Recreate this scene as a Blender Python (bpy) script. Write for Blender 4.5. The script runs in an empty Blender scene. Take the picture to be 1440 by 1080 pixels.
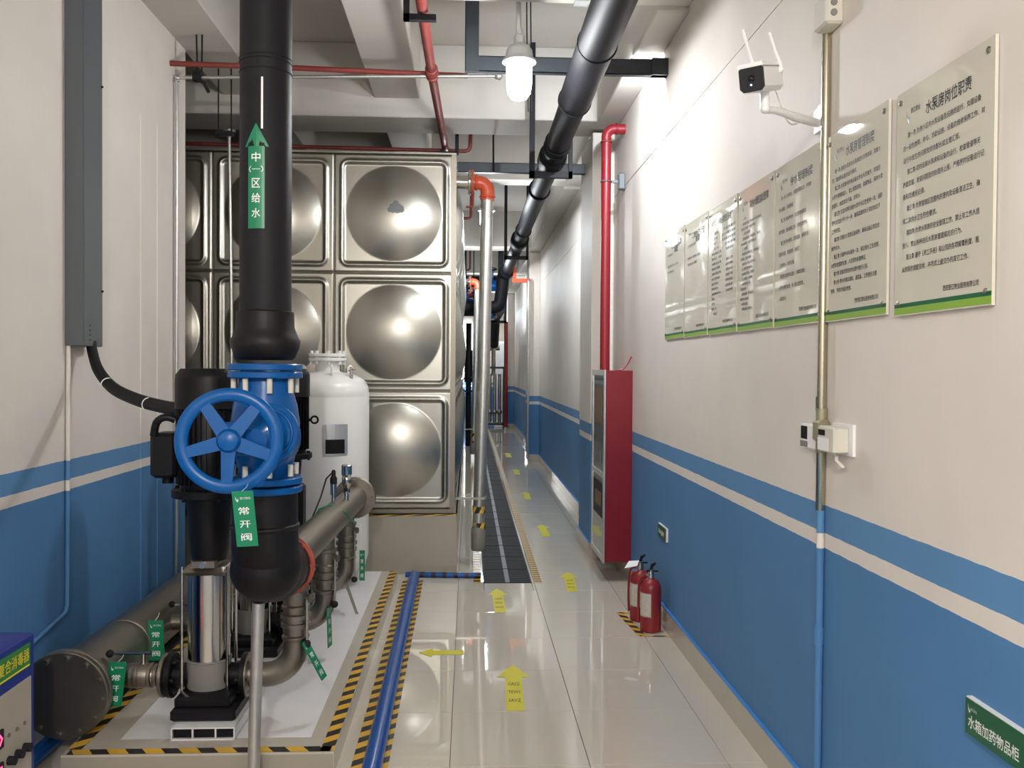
import bpy, math, random
from mathutils import Vector, Matrix
random.seed(7)
PI = math.pi
SC = bpy.context.scene
COL = SC.collection

# ------------------------------------------------------------------ camera, world, exposure
cam_d = bpy.data.cameras.new('camera'); cam = bpy.data.objects.new('camera', cam_d); COL.objects.link(cam)
yaw, pitch, roll = 0.0489956, 0.0168948, 0.0067794
fw = Vector((math.sin(yaw)*math.cos(pitch), math.cos(yaw)*math.cos(pitch), -math.sin(pitch)))
rt = Vector((math.cos(yaw), -math.sin(yaw), 0)); up = rt.cross(fw)
r2 = rt*math.cos(roll)+up*math.sin(roll); u2 = -rt*math.sin(roll)+up*math.cos(roll)
mw = Matrix((r2, u2, -fw)).transposed().to_4x4(); mw.translation = (0, 0, 1.696)
cam.matrix_world = mw
cam_d.sensor_width = 36; cam_d.lens = 1249.3*36/1440; cam_d.clip_start = .05; cam_d.clip_end = 100
SC.camera = cam
w = bpy.data.worlds.new('world'); SC.world = w; w.use_nodes = True
w.node_tree.nodes['Background'].inputs[0].default_value = (.9, .93, 1, 1)
w.node_tree.nodes['Background'].inputs[1].default_value = 0.02
SC.view_settings.view_transform = 'Standard'; SC.view_settings.look = 'None'
SC.view_settings.gamma = 1; SC.view_settings.use_curve_mapping = False
SC.view_settings.exposure = 0.5

# lamps: pendants (x, y, z of bulb centre, watts)
PENDANTS = [(.29, 5.3, 3.42, 41), (-.25, -1.1, 3.3, 190), (.198, 10.4, 3.44, 34), (.275, 15.5, 3.44, 34), (.337, 20.6, 3.44, 38), (.403, 25.7, 3.42, 40)]
BULKHEADS = [(1.12, 5.94, 3.725, 44), (1.17, 8.86, 3.35, 17), (1.17, 17.11, 3.3, 18), (1.17, 26.11, 3.3, 18)]

# ------------------------------------------------------------------ materials
MATS = {}
def mat(name, col, rough=.5, metal=0, noise=.06, nscale=6, bump=0, bscale=60, rn=0, coat=0, emit=0, spec=None, trans=0):
    if name in MATS: return MATS[name]
    m = bpy.data.materials.new(name); m.use_nodes = True; nt = m.node_tree; N = nt.nodes; L = nt.links
    b = N['Principled BSDF']
    b.inputs['Roughness'].default_value = rough; b.inputs['Metallic'].default_value = metal
    tc = N.new('ShaderNodeTexCoord')
    nz = N.new('ShaderNodeTexNoise'); nz.inputs['Scale'].default_value = nscale; nz.inputs['Detail'].default_value = 4
    L.new(tc.outputs['Object'], nz.inputs['Vector'])
    mx = N.new('ShaderNodeMix'); mx.data_type = 'RGBA'
    c = Vector(col)
    mx.inputs[6].default_value = (*(c*(1-noise)), 1); mx.inputs[7].default_value = (*[min(1, v) for v in c*(1+noise)], 1)
    L.new(nz.outputs['Fac'], mx.inputs[0]); L.new(mx.outputs[2], b.inputs['Base Color'])
    if rn:
        mr = N.new('ShaderNodeMapRange'); mr.inputs[3].default_value = rough-rn; mr.inputs[4].default_value = rough+rn
        L.new(nz.outputs['Fac'], mr.inputs[0]); L.new(mr.outputs[0], b.inputs['Roughness'])
    if bump:
        n2 = N.new('ShaderNodeTexNoise'); n2.inputs['Scale'].default_value = bscale; n2.inputs['Detail'].default_value = 5
        L.new(tc.outputs['Object'], n2.inputs['Vector'])
        bp = N.new('ShaderNodeBump'); bp.inputs['Strength'].default_value = bump; bp.inputs['Distance'].default_value = .01
        L.new(n2.outputs['Fac'], bp.inputs['Height']); L.new(bp.outputs[0], b.inputs['Normal'])
    if coat: b.inputs['Coat Weight'].default_value = coat; b.inputs['Coat Roughness'].default_value = .08
    if spec is not None: b.inputs['Specular IOR Level'].default_value = spec
    if emit:
        b.inputs['Emission Color'].default_value = (*col, 1); b.inputs['Emission Strength'].default_value = emit
    if trans: b.inputs['Transmission Weight'].default_value = trans
    MATS[name] = m; return m

def wall_material(name):
    m = bpy.data.materials.new(name); m.use_nodes = True; nt = m.node_tree; N = nt.nodes; L = nt.links
    b = N['Principled BSDF']
    g = N.new('ShaderNodeNewGeometry'); sp = N.new('ShaderNodeSeparateXYZ'); L.new(g.outputs['Position'], sp.inputs[0])
    nz = N.new('ShaderNodeTexNoise'); nz.inputs['Scale'].default_value = 14; L.new(g.outputs['Position'], nz.inputs['Vector'])
    wob = N.new('ShaderNodeMath'); wob.operation = 'MULTIPLY_ADD'; wob.inputs[1].default_value = .006
    L.new(nz.outputs['Fac'], wob.inputs[0]); L.new(sp.outputs['Z'], wob.inputs[2])
    cr = N.new('ShaderNodeValToRGB'); cr.color_ramp.interpolation = 'CONSTANT'
    mr = N.new('ShaderNodeMapRange'); mr.inputs[1].default_value = 0; mr.inputs[2].default_value = 2
    L.new(wob.outputs[0], mr.inputs[0]); L.new(mr.outputs[0], cr.inputs[0])
    blue = (.090, .235, .465, 1); blue2 = (.118, .28, .52, 1); white = (.775, .725, .67, 1)
    e = cr.color_ramp.elements
    e[0].position = 0; e[0].color = blue; e[1].position = .5255; e[1].color = white
    x = e.new(.551); x.color = blue2; x = e.new(.6025); x.color = white
    n2 = N.new('ShaderNodeTexNoise'); n2.inputs['Scale'].default_value = 1.6; n2.inputs['Detail'].default_value = 6
    L.new(g.outputs['Position'], n2.inputs['Vector'])
    m2 = N.new('ShaderNodeMapRange'); m2.inputs[1].default_value = .3; m2.inputs[2].default_value = .7
    m2.inputs[3].default_value = .93; m2.inputs[4].default_value = 1.03; L.new(n2.outputs['Fac'], m2.inputs[0])
    mu = N.new('ShaderNodeMix'); mu.data_type = 'RGBA'; mu.blend_type = 'MULTIPLY'; mu.inputs[0].default_value = 1
    cb = N.new('ShaderNodeCombineXYZ')
    for i in range(3): L.new(m2.outputs[0], cb.inputs[i])
    L.new(cr.outputs[0], mu.inputs[6]); L.new(cb.outputs[0], mu.inputs[7]); L.new(mu.outputs[2], b.inputs['Base Color'])
    b.inputs['Roughness'].default_value = .55; b.inputs['Specular IOR Level'].default_value = .22
    # trowel waves
    mp = N.new('ShaderNodeMapping'); mp.inputs['Scale'].default_value = (3, 3, .8); L.new(g.outputs['Position'], mp.inputs[0])
    n3 = N.new('ShaderNodeTexNoise'); n3.inputs['Scale'].default_value = 2.2; n3.inputs['Detail'].default_value = 5; L.new(mp.outputs[0], n3.inputs['Vector'])
    bp = N.new('ShaderNodeBump'); bp.inputs['Strength'].default_value = .25; bp.inputs['Distance'].default_value = .008
    L.new(n3.outputs['Fac'], bp.inputs['Height']); L.new(bp.outputs[0], b.inputs['Normal'])
    return m
WALL = wall_material('painted_wall')
PLASTER = mat('ceiling_plaster', (.57, .54, .49), .7, noise=.05, nscale=2, bump=.2, bscale=14)
TILE = mat('polished_tile', (.62, .575, .485), .035, noise=.03, nscale=2.5, rn=.01, spec=.6)
PTILE = mat('plinth_tile', (.52, .475, .40), .16, noise=.04, nscale=3)
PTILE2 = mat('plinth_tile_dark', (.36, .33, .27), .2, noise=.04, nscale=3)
WPAINT = mat('white_floor_paint', (.80, .79, .80), .35, noise=.05, nscale=5, bump=.2, bscale=10)
GROUT = mat('grout', (.16, .15, .13), .8)
STEEL = mat('stainless', (.42, .41, .365), .31, 1, noise=.03, nscale=1.5, rn=.03)
STEELD = mat('cast_stainless', (.27, .245, .205), .42, 1, noise=.12, nscale=6, rn=.05)
CHROME = mat('bright_steel', (.58, .56, .52), .14, 1)
GALV = mat('galvanised', (.56, .56, .54), .35, .85, noise=.15, nscale=18)
BLACK = mat('black_plastic_pipe', (.018, .018, .021), .5, noise=.3, nscale=8, spec=.14)
BLACKO = mat('black_overhead_plastic', (.009, .009, .011), .55, noise=.3, nscale=8, spec=.1)
BRUB = mat('black_wrap', (.009, .0085, .01), .45, noise=.3, nscale=10, bump=.6, bscale=7, spec=.25)
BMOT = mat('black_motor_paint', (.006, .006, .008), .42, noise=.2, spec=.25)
BSTEEL = mat('dark_steel', (.035, .042, .05), .45, .2, noise=.2)
BLUE = mat('blue_enamel', (.002, .095, .34), .28, noise=.08, spec=.3)
BLUE2 = mat('blue_cabinet', (.01, .03, .24), .4)
BPIPE = mat('blue_plastic', (.005, .085, .36), .25, noise=.06)
SKYB = mat('bright_blue_paint', (.06, .30, .75), .4)
RED = mat('red_paint', (.26, .018, .022), .35, noise=.1)
REDP = mat('red_pipe', (.22, .035, .028), .5, noise=.15)
HRED = mat('hydrant_red', (.20, .009, .018), .3, noise=.05)
ORNG = mat('orange_fitting', (.62, .10, .04), .35, noise=.1)
OXRED = mat('red_flange', (.40, .08, .05), .5, noise=.2)
WHITE = mat('white_enamel', (.78, .78, .76), .25, noise=.03)
WPLA = mat('white_plastic', (.9, .9, .9), .3, noise=.02)
CREAM = mat('cream_plastic', (.68, .66, .58), .4)
GREY = mat('grey_trunking', (.10, .115, .125), .45, noise=.06)
GREYM = mat('grey_panel', (.24, .23, .21), .4)
LAMPG = mat('lamp_grey', (.5, .52, .52), .4, .4)
GREEN = mat('green_tag', (.005, .22, .10), .35, noise=.04)
GREENS = mat('green_sign', (.004, .105, .045), .3, noise=.05)
DGREEN = mat('dark_green_band', (.0, .12, .045), .3)
LGREEN = mat('light_green_band', (.25, .45, .05), .3)
POST = mat('poster_white', (.68, .655, .56), .03, noise=.02, spec=.5)
INK = mat('black_ink', (.006, .006, .006), .5, spec=.2)
WINK = mat('white_ink', (.85, .88, .85), .5)
YINK = mat('yellow_ink', (.8, .7, .05), .5)
YEL = mat('yellow_sticker', (.66, .60, .04), .55, noise=.04, spec=.2)
TYEL = mat('tape_yellow', (.72, .42, .04), .35, noise=.08)
TBLK = mat('tape_black', (.02, .02, .022), .35, noise=.1)
GLASS = mat('cabinet_glass', (.30, .31, .31), .08, .5, noise=.3, nscale=3)
LENS = mat('camera_face', (.008, .009, .015), .1)
LED = mat('red_led', (1, .03, .08), .4, emit=5)
LEDB = mat('blue_led', (.3, .7, 1), .4, emit=6)
BULB = mat('bulb_glow', (.93, .96, 1), .3, emit=30)
TUBE = mat('tube_glow', (.95, .98, 1), .3, emit=14)
BROWN = mat('brown_item', (.22, .13, .07), .6)
ALU = mat('aluminium', (.62, .62, .62), .3, .8)
GRATE = mat('grate_plastic', (.03, .03, .033), .6, noise=.3, spec=.15)
GRATEL = mat('grate_strip', (.15, .16, .175), .5, spec=.3)

# ------------------------------------------------------------------ mesh builder
def basis(d):
    d = Vector(d).normalized()
    a = Vector((0, 0, 1)) if abs(d.z) < .9 else Vector((1, 0, 0))
    x = a.cross(d).normalized(); y = d.cross(x).normalized()
    return x, y, d
class M:
    def __init__(s): s.v = []; s.f = []; s.mi = []
    def add(s, vs, fs, mi=0):
        o = len(s.v); s.v += [Vector(v) for v in vs]; s.f += [tuple(i+o for i in f) for f in fs]; s.mi += [mi]*len(fs); return s
    def box(s, a, b, mi=0):
        (x0, y0, z0), (x1, y1, z1) = a, b
        x0, x1 = sorted((x0, x1)); y0, y1 = sorted((y0, y1)); z0, z1 = sorted((z0, z1))
        return s.add([(x0,y0,z0),(x1,y0,z0),(x1,y1,z0),(x0,y1,z0),(x0,y0,z1),(x1,y0,z1),(x1,y1,z1),(x0,y1,z1)],
                     [(0,3,2,1),(4,5,6,7),(0,1,5,4),(1,2,6,5),(2,3,7,6),(3,0,4,7)], mi)
    def bbox(s, a, b, c=.006, mi=0):   # bevelled box: three crossed slabs hull
        (x0, y0, z0), (x1, y1, z1) = a, b
        x0, x1 = sorted((x0, x1)); y0, y1 = sorted((y0, y1)); z0, z1 = sorted((z0, z1))
        prof = [(x0+c,y0),(x1-c,y0),(x1,y0+c),(x1,y1-c),(x1-c,y1),(x0+c,y1),(x0,y1-c),(x0,y0+c)]
        cx, cy = (x0+x1)/2, (y0+y1)/2
        def ring(k, z): return [(cx+(px-cx)*kx, cy+(py-cy)*ky, z) for px, py in prof for kx, ky in [((1-2*k*c/(x1-x0)), (1-2*k*c/(y1-y0)))]]
        vs = ring(1, z0)+ring(0, z0+c)+ring(0, z1-c)+ring(1, z1)
        fs = [tuple(range(7, -1, -1)), tuple(range(24, 32))]
        for r in range(3):
            for i in range(8): j = (i+1) % 8; fs.append((r*8+i, r*8+j, r*8+8+j, r*8+8+i))
        return s.add(vs, fs, mi)
    def lathe(s, o, axis, prof, n=28, mi=0, caps=True):   # prof: (radius, height)
        x, y, d = basis(axis); o = Vector(o); vs = []; fs = []
        for r, h in prof:
            for i in range(n):
                a = 2*PI*i/n; vs.append(o+d*h+x*(r*math.cos(a))+y*(r*math.sin(a)))
        for k in range(len(prof)-1):
            for i in range(n):
                j = (i+1) % n; fs.append((k*n+i, k*n+j, (k+1)*n+j, (k+1)*n+i))
        if caps:
            fs.append(tuple(range(n-1, -1, -1))); fs.append(tuple(range((len(prof)-1)*n, len(prof)*n)))
        return s.add(vs, fs, mi)
    def cyl(s, a, b, r, r1=None, n=20, mi=0, caps=True):
        a = Vector(a); b = Vector(b); return s.lathe(a, b-a, [(r, 0), (r if r1 is None else r1, (b-a).length)], n, mi, caps)
    def disc(s, c, axis, r, t, c2=.003, n=32, mi=0):
        return s.lathe(Vector(c)-Vector(axis).normalized()*t/2, axis, [(r-c2, 0), (r, c2), (r, t-c2), (r-c2, t)], n, mi)
    def tube(s, path, r, n=14, mi=0, caps=True):
        P = [Vector(p) for p in path]; R = r if isinstance(r, (list, tuple)) else [r]*len(P)
        T = []
        for i in range(len(P)):
            t = (P[min(i+1, len(P)-1)]-P[max(i-1, 0)]).normalized(); T.append(t)
        x, y, _ = basis(T[0]); vs = []; fs = []
        for i, p in enumerate(P):
            if i:
                q = T[i-1].rotation_difference(T[i]); x = q @ x; y = q @ y
            for k in range(n):
                a = 2*PI*k/n; vs.append(p+x*(R[i]*math.cos(a))+y*(R[i]*math.sin(a)))
        for i in range(len(P)-1):
            for k in range(n):
                j = (k+1) % n; fs.append((i*n+k, i*n+j, (i+1)*n+j, (i+1)*n+k))
        if caps: fs.append(tuple(range(n-1, -1, -1))); fs.append(tuple(range((len(P)-1)*n, len(P)*n)))
        return s.add(vs, fs, mi)
    def ball(s, c, r, sc=(1, 1, 1), n=16, m=10, mi=0):
        c = Vector(c); vs = []; fs = []
        for i in range(m+1):
            t = PI*i/m
            for k in range(n):
                a = 2*PI*k/n; vs.append(c+Vector((r*sc[0]*math.sin(t)*math.cos(a), r*sc[1]*math.sin(t)*math.sin(a), -r*sc[2]*math.cos(t))))
        for i in range(m):
            for k in range(n): j = (k+1) % n; fs.append((i*n+k, i*n+j, (i+1)*n+j, (i+1)*n+k))
        return s.add(vs, fs, mi)
    def torus(s, c, axis, R, r, n=40, m=10, a0=0, a1=2*PI, sy=1, mi=0):
        x, y, d = basis(axis); c = Vector(c); full = abs(a1-a0-2*PI) < 1e-6; vs = []; fs = []
        K = n if full else n+1
        for i in range(K):
            a = a0+(a1-a0)*i/n; rr = x*math.cos(a)+y*math.sin(a)
            for k in range(m):
                b = 2*PI*k/m; vs.append(c+rr*(R+r*math.cos(b))+d*(r*sy*math.sin(b)))
        for i in range(n):
            ii = (i+1) % K
            for k in range(m): j = (k+1) % m; fs.append((i*m+k, ii*m+k, ii*m+j, i*m+j))
        return s.add(vs, fs, mi)
    def prism(s, pts, o, u, v, t, mi=0):   # polygon in plane (o,u,v), thickness vector t
        o = Vector(o); u = Vector(u); v = Vector(v); t = Vector(t); n = len(pts)
        a = [o+u*px+v*py for px, py in pts]; b = [p+t for p in a]
        fs = [tuple(range(n-1, -1, -1)), tuple(range(n, 2*n))]+[(i, (i+1) % n, n+(i+1) % n, n+i) for i in range(n)]
        return s.add(a+b, fs, mi)
    def quad(s, a, b, c, d, mi=0): return s.add([a, b, c, d], [(0, 1, 2, 3)], mi)

def wloc(o):
    l = Vector(o.location)
    return l if o.parent is None else l+wloc(o.parent)
def props(o, label=None, cat=None, group=None, kind=None):
    if label: o['label'] = label
    if cat: o['category'] = cat
    if group: o['group'] = group
    if kind: o['kind'] = kind
    return o
def build(name, m, mats, parent=None, label=None, cat=None, group=None, kind=None, smooth=True, ang=38, at=None):
    if not isinstance(mats, (list, tuple)): mats = [mats]
    if at is None:
        if parent is not None: at = wloc(parent)
        else:
            xs = [v.x for v in m.v]; ys = [v.y for v in m.v]; zs = [v.z for v in m.v]
            at = Vector(((min(xs)+max(xs))/2, (min(ys)+max(ys))/2, min(zs)))
    at = Vector(at)
    me = bpy.data.meshes.new(name); me.from_pydata([v-at for v in m.v], [], m.f)
    for mt in mats: me.materials.append(mt)
    me.polygons.foreach_set('material_index', m.mi)
    if smooth:
        me.shade_smooth(); me.set_sharp_from_angle(angle=math.radians(ang))
    me.update()
    o = bpy.data.objects.new(name, me); COL.objects.link(o)
    if parent is not None:
        o.parent = parent; o.location = at-wloc(parent)
    else: o.location = at
    return props(o, label, cat, group, kind)
def thing(name, loc, label, cat, group=None):
    o = bpy.data.objects.new(name, None); COL.objects.link(o); o.location = loc; o.empty_display_size = .1
    return props(o, label, cat, group)
def dup(o, delta=(0, 0, 0), parent=None, label=None):
    c = o.copy(); COL.objects.link(c)
    if parent is not None: c.parent = parent
    else: c.location = Vector(o.location)+Vector(delta)
    if label: c['label'] = label
    for ch in list(o.children): dup(ch, parent=c)
    return c
def fillet(pts, R, seg=6):
    P = [Vector(p) for p in pts]; out = [P[0]]
    for i in range(1, len(P)-1):
        a = (P[i-1]-P[i]).normalized(); b = (P[i+1]-P[i]).normalized()
        th = a.angle(b); t = R/math.tan(th/2); t = min(t, (P[i-1]-P[i]).length*.98, (P[i+1]-P[i]).length*.98)
        s, e = P[i]+a*t, P[i]+b*t; Rr = t*math.tan(th/2)
        c = P[i]+(a+b).normalized()*(Rr/math.sin(th/2)); va = s-c; vb = e-c; tot = va.angle(vb)
        for k in range(seg+1):
            f = k/seg; out.append(c+(va*math.sin((1-f)*tot)+vb*math.sin(f*tot))/math.sin(tot))
    out.append(P[-1]); return out

# text
_cache = {}
def glyphs(s, bold=0.0, res=1):
    k = (s, bold, res)
    if k in _cache: return _cache[k]
    cu = bpy.data.curves.new('lettering', 'FONT'); cu.body = s; cu.size = 1; cu.resolution_u = res; cu.offset = bold
    cu.align_x = 'LEFT'
    ob = bpy.data.objects.new('lettering', cu); COL.objects.link(ob)
    dg = bpy.context.evaluated_depsgraph_get(); ev = ob.evaluated_get(dg)
    me = bpy.data.meshes.new_from_object(ev)
    vs = [v.co.copy() for v in me.vertices]; fs = [tuple(p.vertices) for p in me.polygons]
    bpy.data.objects.remove(ob); bpy.data.curves.remove(cu); bpy.data.meshes.remove(me)
    _cache[k] = (vs, fs); return vs, fs
def text(m, s, o, u, v, height, width=None, bold=0.0, mi=0, off=(0, 0, 0), center=False):
    vs, fs = glyphs(s, bold)
    if not vs: return
    x0 = min(p.x for p in vs); x1 = max(p.x for p in vs); y0 = min(p.y for p in vs); y1 = max(p.y for p in vs)
    k = height/.93 if width is None else None
    kx = k if width is None else width/max(1e-6, (x1-x0)); ky = height/.93
    if center: x0 = (x0+x1)/2
    u = Vector(u); v = Vector(v); o = Vector(o)+Vector(off)
    m.add([o+u*((p.x-x0)*kx)+v*((p.y+.12)*ky) for p in vs], fs, mi)
def leaf_logo(m, o, u, v, h, mi=0):
    o = Vector(o); u = Vector(u); v = Vector(v)
    for pts in ([(0, 1), (.12, .55), (.30, .25), (.26, 0), (.05, .4)], [(.30, .25), (.42, .62), (.44, .2), (.26, 0)]):
        m.add([o+u*(a*h)+v*(b*h) for a, b in pts], [tuple(range(len(pts)))], mi)

def tape(m, p0, p1, wv, pitch=.145, frac=.48, slant=.06, phase=0):
    p0 = Vector(p0); p1 = Vector(p1); wv = Vector(wv); L = (p1-p0).length; d = (p1-p0)/L
    t = -pitch+phase
    def q(a, b, mi):
        lo0, lo1 = max(0, min(L, a)), max(0, min(L, b)); hi0, hi1 = max(0, min(L, a+slant)), max(0, min(L, b+slant))
        if lo1-lo0 < 1e-5 and hi1-hi0 < 1e-5: return
        m.quad(p0+d*lo0, p0+d*lo1, p0+d*hi1+wv, p0+d*hi0+wv, mi)
    if slant < 0: t = -pitch+phase
    while t < L+pitch+abs(slant):
        q(t, t+pitch*frac, 0); q(t+pitch*frac, t+pitch, 1); t += pitch
    return m

# ------------------------------------------------------------------ structure
ZC = 4.48; ZB = 3.85
X0, Y0, TS = -.0698, 3.7638, .6
fl = thing('floor', (0, 0, 0), None, None); fl['kind'] = 'structure'
m = M(); m.box((-5.2, -2.6, -.25), (1.5, 32.2, -.12)); m.box((-5.2, -2.6, -.12), (.13, 32.2, -.012)); m.box((.51, -2.6, -.12), (1.5, 32.2, -.012)); m.box((.13, -2.6, -.12), (.51, 7.0, -.012)); m.box((.13, 29, -.12), (.51, 32.2, -.012))
build('subfloor', m, GROUT, fl, smooth=False)
tm = {}
def tile_piece(x0, x1, y0, y1):
    g = .0014; key = (round(x1-x0, 3), round(y1-y0, 3))
    if key not in tm:
        a, b = key; m = M(); c = .0012
        hx, hy = a/2-g, b/2-g
        v = [(-hx,-hy,-.012),(hx,-hy,-.012),(hx,hy,-.012),(-hx,hy,-.012),(-hx,-hy,-c),(hx,-hy,-c),(hx,hy,-c),(-hx,hy,-c),(-hx+c,-hy+c,0),(hx-c,-hy+c,0),(hx-c,hy-c,0),(-hx+c,hy-c,0)]
        m.add(v, [(0,1,5,4),(1,2,6,5),(2,3,7,6),(3,0,4,7),(4,5,9,8),(5,6,10,9),(6,7,11,10),(7,4,8,11),(8,9,10,11)])
        me = bpy.data.meshes.new('tile'); me.from_pydata(m.v, [], m.f); me.materials.append(TILE); tm[key] = me
    o = bpy.data.objects.new('tile', tm[key]); COL.objects.link(o); o.parent = fl; o.location = ((x0+x1)/2, (y0+y1)/2, 0)
cols = [X0-1.8-.2, X0-1.8, X0-1.2, X0-.6, X0, X0+.6, X0+1.2, 1.3]
yy = Y0-TS*2
while yy < 12.1:
    for i in range(len(cols)-1):
        a, b = cols[i], cols[i+1]
        if yy > 4.3 and b < X0-.55: continue
        if yy > 6.7 and i == 4:
            tile_piece(a, .13, yy, yy+TS); tile_piece(.51, b, yy, yy+TS)
            if yy < 7.0: tile_piece(.13, .51, yy, 7.0)
        else: tile_piece(a, b, yy, yy+TS)
    yy += TS
YF = yy
# beyond: continuous slabs with procedural joints
def far_tile_mat():
    m = bpy.data.materials.new('far_tiles'); m.use_nodes = True; nt = m.node_tree; N = nt.nodes; L = nt.links; b = N['Principled BSDF']
    g = N.new('ShaderNodeNewGeometry'); mp = N.new('ShaderNodeMapping'); mp.inputs['Location'].default_value = (-X0, -Y0, 0); L.new(g.outputs['Position'], mp.inputs[0])
    br = N.new('ShaderNodeTexBrick'); br.offset = 0; br.inputs['Scale'].default_value = 1; br.inputs['Brick Width'].default_value = .6; br.inputs['Row Height'].default_value = .6
    br.inputs['Mortar Size'].default_value = .0015; br.inputs['Color1'].default_value = (.62, .575, .485, 1); br.inputs['Color2'].default_value = (.62, .575, .485, 1); br.inputs['Mortar'].default_value = (.2, .19, .17, 1)
    L.new(mp.outputs[0], br.inputs['Vector']); L.new(br.outputs['Color'], b.inputs['Base Color']); b.inputs['Roughness'].default_value = .04; b.inputs['Specular IOR Level'].default_value = .6
    return m
FT = far_tile_mat()
m = M(); m.box((X0-.6, YF, -.012), (.13, 29, 0)); m.box((.51, YF, -.012), (1.3, 29, 0)); m.box((-5, 29, -.012), (1.3, 32, 0)); m.box((-2.08, -2.5, -.012), (1.3, Y0-TS*2, 0)); m.box((-5, 6.7, -.012), (X0-.6, 29, -.002))
build('far_paving', m, FT, fl, smooth=False, kind='stuff')

m = M(); m.box((-5.2, -2.6, ZC), (1.5, 32.2, ZC+.2)); build('ceiling', m, PLASTER, kind='structure', smooth=False)
def beam(a, b):
    m = M(); m.bbox(a, b, .008); build('ceiling_beam', m, PLASTER, kind='structure', smooth=False)
for y0, y1, z in [(4.75, 5.25, ZB), (7.7, 8.22, ZB), (10.15, 10.45, ZB), (15.7, 16.25, ZB), (20, 20.4, ZB), (24.6, 25.2, ZB), (-.6, -.1, ZB), (2, 2.3, ZB)]:
    beam((-5, y0, z), (1.3, y1, ZC))
prev = -2.5
for y0, y1 in [(-.6, -.1), (2, 2.3), (4.75, 5.25), (7.7, 8.22), (10.15, 10.45), (15.7, 16.25), (20, 20.4), (24.6, 25.2), (32, 32)]:
    if y0 > 2.5 or y0 == 2: 
        beam((-.82, prev, 4.01), (-.43, y0, ZC)); beam((-2.1, prev, 4.01), (-1.72, y0, ZC))
    beam((1.1, prev, ZB-.03), (1.3, y0, ZC))
    prev = y1
m = M(); m.box((1.3, -2.5, 0), (1.5, 32, 3.238)); m.box((1.302, -2.5, 3.238), (1.5, 32, 3.243)); m.box((1.297, -2.5, 3.243), (1.5, 32, ZC))
build('wall_right', m, WALL, kind='structure', smooth=False)
m = M(); m.box((-2.3, -2.5, 0), (-2.08, 6.64, ZC)); build('wall_left', m, WALL, kind='structure', smooth=False)
m = M(); m.box((-5, 6.44, 0), (-2.3, 6.64, ZC)); build('wall_return', m, WALL, kind='structure', smooth=False)
m = M(); m.box((-5.2, -2.6, 0), (-5, 32.2, ZC)); build('wall_far_left', m, WALL, kind='structure', smooth=False)
m = M(); m.box((-5, -2.7, 0), (1.5, -2.5, ZC)); build('wall_rear', m, WALL, kind='structure', smooth=False)
m = M(); m.box((-5, 32, 0), (1.5, 32.2, ZC)); build('wall_end', m, WALL, kind='structure', smooth=False)
for y0, y1 in [(7.95, 8.75), (16.2, 17.0), (25.2, 26.0)]:
    m = M(); m.bbox((1.1, y0, 0), (1.3, y1, ZB-.03), .006); build('trim_pillar', m, WALL, kind='structure', smooth=False)
for y in (5.75, 6.05):
    m = M(); m.cyl((-2.08, y, .1), (-2.08, y, 3.3), .006, n=8); build('trim_cable_chase', m, WALL, kind='structure')
# baseboards
def baseboard(name, segs):
    b = thing(name, (segs[0][0][0], segs[0][0][1], 0), None, None); b['kind'] = 'structure'
    for (x0, y0), (x1, y1), (nx, ny) in segs:
        L = math.hypot(x1-x0, y1-y0); n = max(1, round(L/.6)); dx, dy = (x1-x0)/n, (y1-y0)/n; gx, gy = dx/(abs(dx)+abs(dy))*.001, dy/(abs(dx)+abs(dy))*.001
        for i in range(n):
            m = M(); a = (x0+dx*i+gx, y0+dy*i+gy); c = (x0+dx*(i+1)-gx+nx*.012, y0+dy*(i+1)-gy+ny*.012)
            m.box((a[0], a[1], 0), (c[0], c[1], .135)); build('tile', m, PTILE, b, smooth=False)
        m = M(); m.box((x0, y0, .135), (x1+nx*.013, y1+ny*.013, .146)); build('painted_edge', m, SKYB, b, smooth=False)
baseboard('baseboard_right', [((1.3, 2.5), (1.3, 7.95), (-1, 0)), ((1.3, 7.95), (1.1, 7.95), (0, -1)), ((1.1, 7.94), (1.1, 8.76), (-1, 0)), ((1.3, 8.76), (1.3, 16.2), (-1, 0)),
    ((1.3, 16.2), (1.1, 16.2), (0, -1)), ((1.1, 16.2), (1.1, 17), (-1, 0)), ((1.3, 17), (1.3, 25.2), (-1, 0)), ((1.3, 25.2), (1.1, 25.2), (0, -1))])

# ------------------------------------------------------------------ water tank
TX1, TY0, TZ0, PW, PH = -.12, 7.35, .535, .982, .972
def panel_mesh(n):
    vs = []; fs = []; rd = .39; hd = .075; R = (rd*rd+hd*hd)/(2*hd)
    hx, hz = PW/2-.002, PH/2-.002
    ts = [(-1+2*i/n) for i in range(n+1)]
    for j in range(n+1):
        for i in range(n+1):
            x = ts[i]*hx; z = ts[j]*hz; d = min(hx-abs(x), hz-abs(z))
            h = 0
            if d < .006: h = -.012
            ra = .055; bx, bz = hx-.062-ra, hz-.062-ra
            qx, qz = abs(x)-bx, abs(z)-bz
            sd = math.hypot(max(qx, 0), max(qz, 0))-ra+min(max(qx, qz), 0)
            if abs(sd) < .02: h += .016*math.cos(sd/.02*PI/2)
            if sd < -.02: h += -.006
            r = math.hypot(x, z)
            if r < rd: h += math.sqrt(R*R-r*r)-(R-hd)
            vs.append((x, -h, z))
    for j in range(n):
        for i in range(n):
            a = j*(n+1)+i; fs.append((a, a+1, a+n+2, a+n+1))
    me = bpy.data.meshes.new('panel'); me.from_pydata(vs, [], fs); me.materials.append(STEEL); me.shade_smooth(); me.update(); return me
pm = panel_mesh(110); pms = panel_mesh(56)
tank = thing('water_tank', (-2.1, 12.2, .5), 'huge stainless steel water tank of domed pressed panels on the tiled plinth', 'tank')
tl = Vector(tank.location)
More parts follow.
